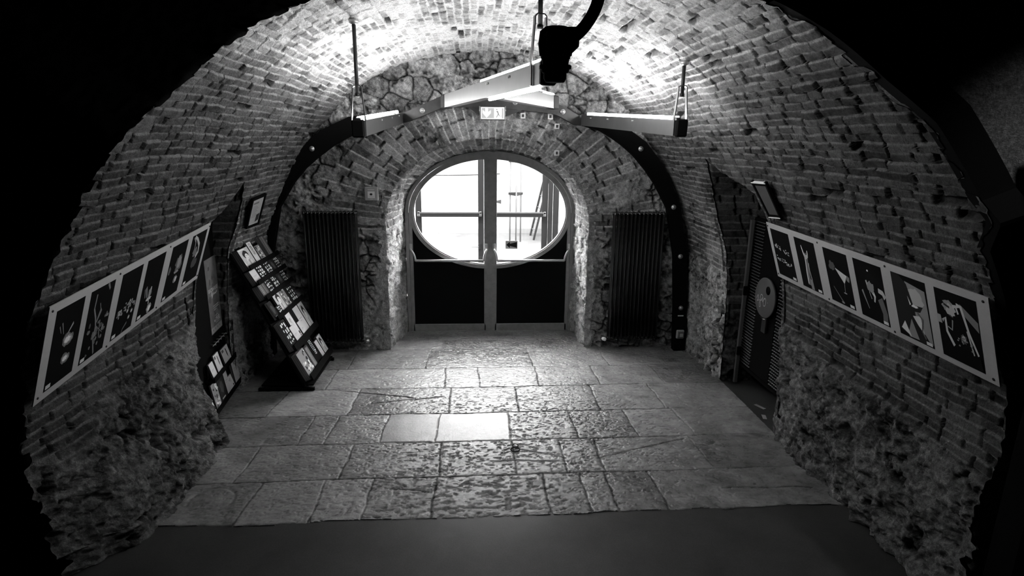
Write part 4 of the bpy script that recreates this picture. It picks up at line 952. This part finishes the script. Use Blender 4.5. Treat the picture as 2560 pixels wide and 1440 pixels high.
# ------------------------------------------------------------------ printed matter
def cover(q, mb, style, seed, off=.0008):
    r = random.Random(seed); z = [off]
    def P(pts, g): z[0] += .00015; q.poly(mb, pts, z[0], G(min(.88, g*1.7) if g > .1 else g))
    def Rr(u0, v0, u1, v1, g): P([(u0, v0), (u1, v0), (u1, v1), (u0, v1)], g)
    if style == 'portrait':
        Rr(0, 0, 1, 1, .34); P(blob(.5, .32, .26, .20, seed, 16, .12), .03); P(blob(.54, .42, .17, .15, seed+1, 16, .06), .55); P(blob(.42, .62, .10, .16, seed+2, 12, .1), .5)
        P([(.2, .75), (.45, .58), (.75, .62), (.92, 1), (.12, 1)], .42); P([(.45, .60), (.62, .58), (.58, .9), (.5, .9)], .2); Rr(.45, .36, .50, .385, .05); Rr(.58, .36, .63, .385, .05); Rr(.52, .50, .60, .515, .12)
        P([(.0, .55), (.22, .95), (.16, 1), (0, 1)], .6); Rr(.06, .03, .62, .09, .6)
    elif style == 'blocks':
        Rr(0, 0, 1, 1, .02)
        for k in range(13): u = .08+.28*(k % 3)+.05*r.random(); v = .05+.21*(k//3)+.04*r.random(); Rr(u, v, min(u+.10+.14*r.random(), .95), min(v+.05+.12*r.random(), .97), .35+.45*r.random())
    elif style == 'collage':
        Rr(0, 0, 1, 1, .16)
        for k in range(22): P(blob(.1+.8*r.random(), .06+.88*r.random(), .06+.1*r.random(), .03+.06*r.random(), seed+k, 9, .3), r.choice((.04, .08, .3, .45, .6)))
    elif style == 'dark':
        Rr(0, 0, 1, 1, .03); P(blob(.5, .45, .3, .25, seed, 14, .2), .08); Rr(.15, .82, .7, .87, .3)
    elif style in ('marks', 'marks_dark'):
        Rr(0, 0, 1, 1, .5 if style == 'marks' else .012); c = .05 if style == 'marks' else .5
        for k in range(9):
            v = .06+.062*k
            for u in (.3, .52): Rr(u, v, u+.16, v+.014, c); Rr(u+(.0 if r.random() < .5 else .12), v, u+(.04 if r.random() < .5 else .16), v+.045, c)
    elif style == 'plain': Rr(0, 0, 1, 1, .42); Rr(.2, .42, .75, .46, .3); Rr(.2, .50, .6, .53, .32)
    elif style == 'sketch':
        Rr(0, 0, 1, 1, .46); P(blob(.45, .28, .22, .10, seed, 12, .3), .3); P(blob(.55, .36, .1, .12, seed+3, 10, .3), .38); Rr(.7, .68, .9, .78, .04); Rr(.72, .80, .86, .85, .04)
    elif style == 'stripes':
        Rr(0, 0, 1, 1, .06)
        for k in range(6): Rr(.1+.14*k, .05, .14+.14*k, .95, .12+.4*r.random())
    elif style == 'figure': Rr(0, 0, 1, 1, .38); Rr(.08, .08, .34, .24, .1); P([(.58, .20), (.68, .22), (.70, .5), (.66, .72), (.58, .5)], .03); P(blob(.62, .18, .05, .05, 3, 10, .1), .03); Rr(.5, .85, .8, .89, .2)
def mag(name, q, thick, style, seed, label, group, txt=None, side=.12, tg=.75, cat='leaflets', tone=None):
    """a stack: its cover in front (q), pages behind it"""
    mb = MB(); n = max(2, int(thick/.006))
    for k in range(n):
        a = -thick*(k+1)/n; b = -thick*k/n-.0006
        q.slab(mb, a, b, G(side*(.7+.6*((k*7) % 3)/2)), .0, .0 if k % 2 else .006, 1, 1)
    o = mb.build(name); tag(o, label, cat, group)
    mb = MB(); cover(q, mb, style, seed)
    if txt: 
        for t_, (u0, v0, u1, v1) in txt: q.text(mb, t_, u0, v0, u1, v1, .004, G(tg))
    mb.build('cover', o); return o
def rack():
    P0 = Vector((-1.61, 5.42, .115)); t = Vector((-.405, 0, .914)); n = Vector((.914, 0, .405)); Y = Vector((0, 1, 0)); Wd = .80
    r = empty('leaflet_rack', (-1.9, 5.8, 0), 'black slanted display rack of six tiers, leaning before the left radiator', 'display rack')
    def at(s, y, o): return P0+t*s+Y*y+n*o
    mb = MB(); q = Quad(at(1.43, 0, -.09), at(1.43, Wd, -.09), at(-.04, Wd, -.09), at(-.04, 0, -.09)); q.n = n; q.slab(mb, -.012, 0, M_blackmat); mb.build('back_board', r)
    S_ = [0, .332, .674, .894, 1.05, 1.205]
    for i, s in enumerate(S_):
        mb = MB(); h_ = .055 if i < 2 else .034
        mb.beam(at(s-.006, 0, -.045), at(s-.006, Wd, -.045), .012, .09, M_blackmat, up=n)
        lip = Quad(at(s+h_, -.002, 0), at(s+h_, Wd, 0), at(s-.012, Wd, 0), at(s-.012, -.002, 0)); lip.n = n; lip.slab(mb, -.002, .006, M_blackmat); mb.build('tier', r)
    for y in (.0, Wd):
        mb = MB(); mb.beam(at(-.04, y, -.10), at(1.44, y, -.10), .02, .03, M_blackmat, up=(0, 1, 0)); mb.build('side_rail', r)
        mb = MB(); mb.beam((-2.135, 5.42+y, 0), (-2.135, 5.42+y, 1.30), .03, .03, M_blackmat); mb.beam((-2.135, 5.42+y, .015), (-1.60, 5.42+y, .015), .03, .03, M_blackmat); mb.beam((-1.64, 5.42+y, .0), (-1.64, 5.42+y, .12), .03, .03, M_blackmat); mb.build('leg_frame', r)
    mb = MB(); mb.box((-1.86, 5.82, .05), (.5, .78, .012), M_blackmat); mb.build('base_board', r)
    items = [  # tier, y0, width, height, thickness, style, text, label
        (0, .02, .21, .285, .075, 'collage', None, 'thick magazine stack with busy mottled cover, near end of the lowest tier'),
        (0, .25, .10, .27, .02, 'stripes', None, 'narrow striped booklets standing beside the thick stack on the lowest tier'),
        (0, .37, .15, .30, .03, 'marks_dark', None, 'black booklet with white lettering in middle of the lowest tier'),
        (0, .55, .09, .22, .02, 'plain', None, 'slim light leaflet behind the black lettered booklet on the lowest tier'),
        (0, .66, .13, .24, .03, 'portrait', None, 'light booklet with pictured cover at far end of the lowest tier'),
        (1, .01, .16, .30, .05, 'blocks', None, 'dark leaflets with pale rectangles at near end of second lowest tier'),
        (1, .15, .11, .20, .02, 'plain', None, 'pale grey card standing low in front of the dark leaflets, second lowest tier'),
        (1, .235, .13, .33, .02, 'sketch', None, 'tall pale booklet with sketched bird, second lowest tier'),
        (1, .37, .10, .18, .02, 'plain', None, 'short pale card between sketch booklet and plain grey stack, second lowest tier'),
        (1, .47, .15, .33, .05, 'plain', None, 'thick plain light-grey booklet stack, second lowest tier'),
        (1, .64, .14, .32, .04, 'portrait', None, 'portrait booklet at far end of second lowest tier'),
        (2, .01, .10, .18, .02, 'dark', None, 'small dark leaflet at near end of third tier from bottom'),
        (2, .12, .10, .10, .015, 'blocks', None, 'low black card with white squares under the third tier portrait'),
        (2, .20, .18, .23, .02, 'portrait', None, 'cover photo of person with raised hands on third tier from bottom'),
        (2, .39, .13, .22, .02, 'collage', None, 'leaflet with printed picture blocks right of third tier portrait'),
        (2, .58, .17, .19, .03, 'blocks', None, 'black leaflet with white blocks at far end of third tier from bottom'),
        (3, .02, .17, .15, .07, 'stripes', None, 'thick pile of grey leaflets at near end of fourth tier from bottom'),
        (3, .20, .13, .15, .02, 'blocks', None, 'patterned black-and-white leaflet beside thick pile, fourth tier from bottom'),
        (3, .36, .15, .16, .02, 'blocks', None, 'patterned leaflet in middle of fourth tier from bottom'),
        (3, .53, .09, .15, .03, 'dark', None, 'dark grey leaflets right of middle, fourth tier from bottom'),
        (3, .64, .12, .15, .02, 'blocks', None, 'patterned leaflet at far end of fourth tier from bottom'),
        (4, .02, .14, .14, .05, 'plain', None, 'plain grey leaflets at near end of second tier from top'),
        (4, .18, .16, .145, .02, 'blocks', None, 'white-chequered leaflet left of middle, second tier from top'),
        (4, .37, .16, .145, .02, 'blocks', None, 'white-chequered leaflet right of middle, second tier from top'),
        (4, .54, .09, .14, .02, 'dark', None, 'dark leaflet between two chequered ones, second tier from top'),
        (4, .65, .13, .14, .02, 'blocks', None, 'chequered leaflet at far end of second tier from top'),
        (5, .02, .23, .20, .08, 'portrait', None, 'thick magazine stack with curly-haired portrait, near end of topmost tier'),
        (5, .27, .10, .23, .02, 'marks', None, 'white narrow booklet with dark lettering, topmost tier'),
        (5, .40, .12, .17, .02, 'collage', None, 'small pictured leaflet in middle of topmost tier'),
        (5, .60, .13, .24, .04, 'stripes', None, 'tall striped booklet standing highest at far end of topmost tier'),
    ]
    for k, (ti, y0, wd, h_, th, st, tx, lab) in enumerate(items):
        s = S_[ti]+.001; lean = .012; o = -.008 if k in (6, 8, 12) else -.024; th = .013 if k in (6, 8, 12) else min(th, .06)
        q = Quad(at(s+h_, y0, o-lean), at(s+h_, y0+wd, o-lean), at(s, y0+wd, o), at(s, y0, o)); q.n = n
        mag('leaflet_stack', q, th, st, 100+k*7, lab, 'printed matter in the display rack', tx, side=.14 if st != 'portrait' else .08, tg=.75 if st == 'dark' else .05)
rack()

def board():
    def at(y, z, o=0.): return Vector((-2.30-.112*(y-4.55), y, z))+Vector((.9938, .1113, 0))*o
    r = empty('notice_board', (-2.37, 5.1, 0), 'tall black board in the left niche, carrying a poster and leaflet shelves', 'notice board')
    n = Vector((.9938, .1113, 0))
    mb = MB(); q = Quad(at(4.60, 1.72), at(5.66, 1.72), at(5.66, .0), at(4.60, .0)); q.n = n; q.slab(mb, -.03, 0, M_blackmat); mb.build('board', r)
    for z, y0, y1 in ((.36, 4.78, 5.42), (.075, 4.62, 5.62)):
        mb = MB(); mb.beam(at(y0, z, .04), at(y1, z, .04), .08, .012, M_blackmat); mb.beam(at(y0, z+.02, .08), at(y1, z+.02, .08), .006, .05, M_blackmat); mb.build('shelf', r)
    mb = MB(); mb.tube([at(4.98, .62, .03), at(5.36, .62, .03)], .004, G(.25), 6)
    for k in range(5): mb.tube([at(5.02+.08*k, .62, .0), at(5.02+.08*k, .62, .045)], .005, G(.3), 6)
    mb.build('hook_rail', r)
    q = Quad(at(5.085, 1.36, .004), at(5.385, 1.36, .004), at(5.37, .69, .004), at(5.07, .69, .004)); q.n = n
    mb = MB(); q.slab(mb, -.003, 0, mat('poster_paper', .09, .5, noise=.7, nscale=14))
    rnd = random.Random(4)
    for k in range(16): q.poly(mb, blob(.1+.8*rnd.random(), .05+.8*rnd.random(), .05+.08*rnd.random(), .02+.05*rnd.random(), k, 10, .3), .0002+.00005*k, G(.08+.06*rnd.random()))
    q.text(mb, 'BXCKHXUSE', .10, .395, .92, .445, .002, G(.75)); 
    sg = [(.30, .50), (.36, .455), (.40, .47), (.34, .50), (.34, .53), (.44, .49), (.48, .46), (.48, .495), (.54, .48), (.58, .495), (.64, .48), (.70, .50), (.78, .46), (.76, .49), (.82, .48)]
    ribbon(q, mb, sg, .012, .008, .002, G(.6))
    for k, (a, b) in enumerate(((.36, .84), (.36, .84), (.38, .62))): q.poly(mb, [(a, .64+k*.028), (b, .64+k*.028), (b, .652+k*.028), (a, .652+k*.028)], .002, G(.45))
    q.text(mb, '19.8.', .46, .80, .84, .865, .002, G(.8)); q.poly(mb, [(.32, .83), (.40, .83), (.40, .86), (.32, .86)], .002, G(.6)); q.poly(mb, [(.42, .775), (.7, .775), (.7, .785), (.42, .785)], .002, G(.4)); q.poly(mb, [(.44, .875), (.76, .875), (.76, .885), (.44, .885)], .002, G(.4))
    q.poly(mb, [(.02, .915), (.98, .915), (.98, .99), (.02, .99)], .001, G(.30))
    for k in range(4): q.poly(mb, blob(.16+.2*k, .952, .03, .016, k, 10, .1), .002, G(.12))
    tag(mb.build('event_poster'), 'dark event poster with white lettering, on the black board in the left niche', 'poster')
    its = [(4.80, .375, .10, .14, 'plain', None, 'narrow pale leaflet at near end of the board upper shelf'),
           (4.93, .375, .13, .17, 'figure', None, 'leaflet with framed drawing on the board upper shelf'),
           (5.13, .375, .19, .15, 'figure', None, 'wide pale card with small dark figure, far end of the board upper shelf'),
           (4.66, .09, .11, .13, 'sketch', None, 'low pale leaflet at near end of the board bottom shelf'),
           (4.79, .09, .13, .24, 'collage', None, 'mottled pale leaflet second from near end of the board bottom shelf'),
           (4.94, .09, .15, .24, 'dark', None, 'dark booklet with pale patches on the board bottom shelf'),
           (5.11, .09, .09, .25, 'plain', None, 'tall plain grey leaflet on the board bottom shelf'),
           (5.21, .09, .12, .13, 'sketch', None, 'short white card leaning before grey leaflet, board bottom shelf'),
           (5.36, .09, .18, .27, 'dark', [('SPIEL', (.3, .40, .8, .52)), ('PLAN', (.3, .56, .8, .68))], 'thick grey SPIELPLAN booklets at far end of the board bottom shelf')]
    for k, (y, z, wd, h_, st, tx, lab) in enumerate(its):
        q = Quad(at(y, z+h_, .035), at(y+wd, z+h_, .035), at(y+wd, z, .072), at(y, z, .072)); q.n = (q.B-q.A).cross(q.A-q.D).normalized(); q.n = q.n if q.n.x > 0 else -q.n
        mag('leaflet', q, .012 if k != 8 else .022, st if k != 8 else 'plain', 300+k*3, lab, 'printed matter on the notice board', tx, side=.1, tg=.8)
board()
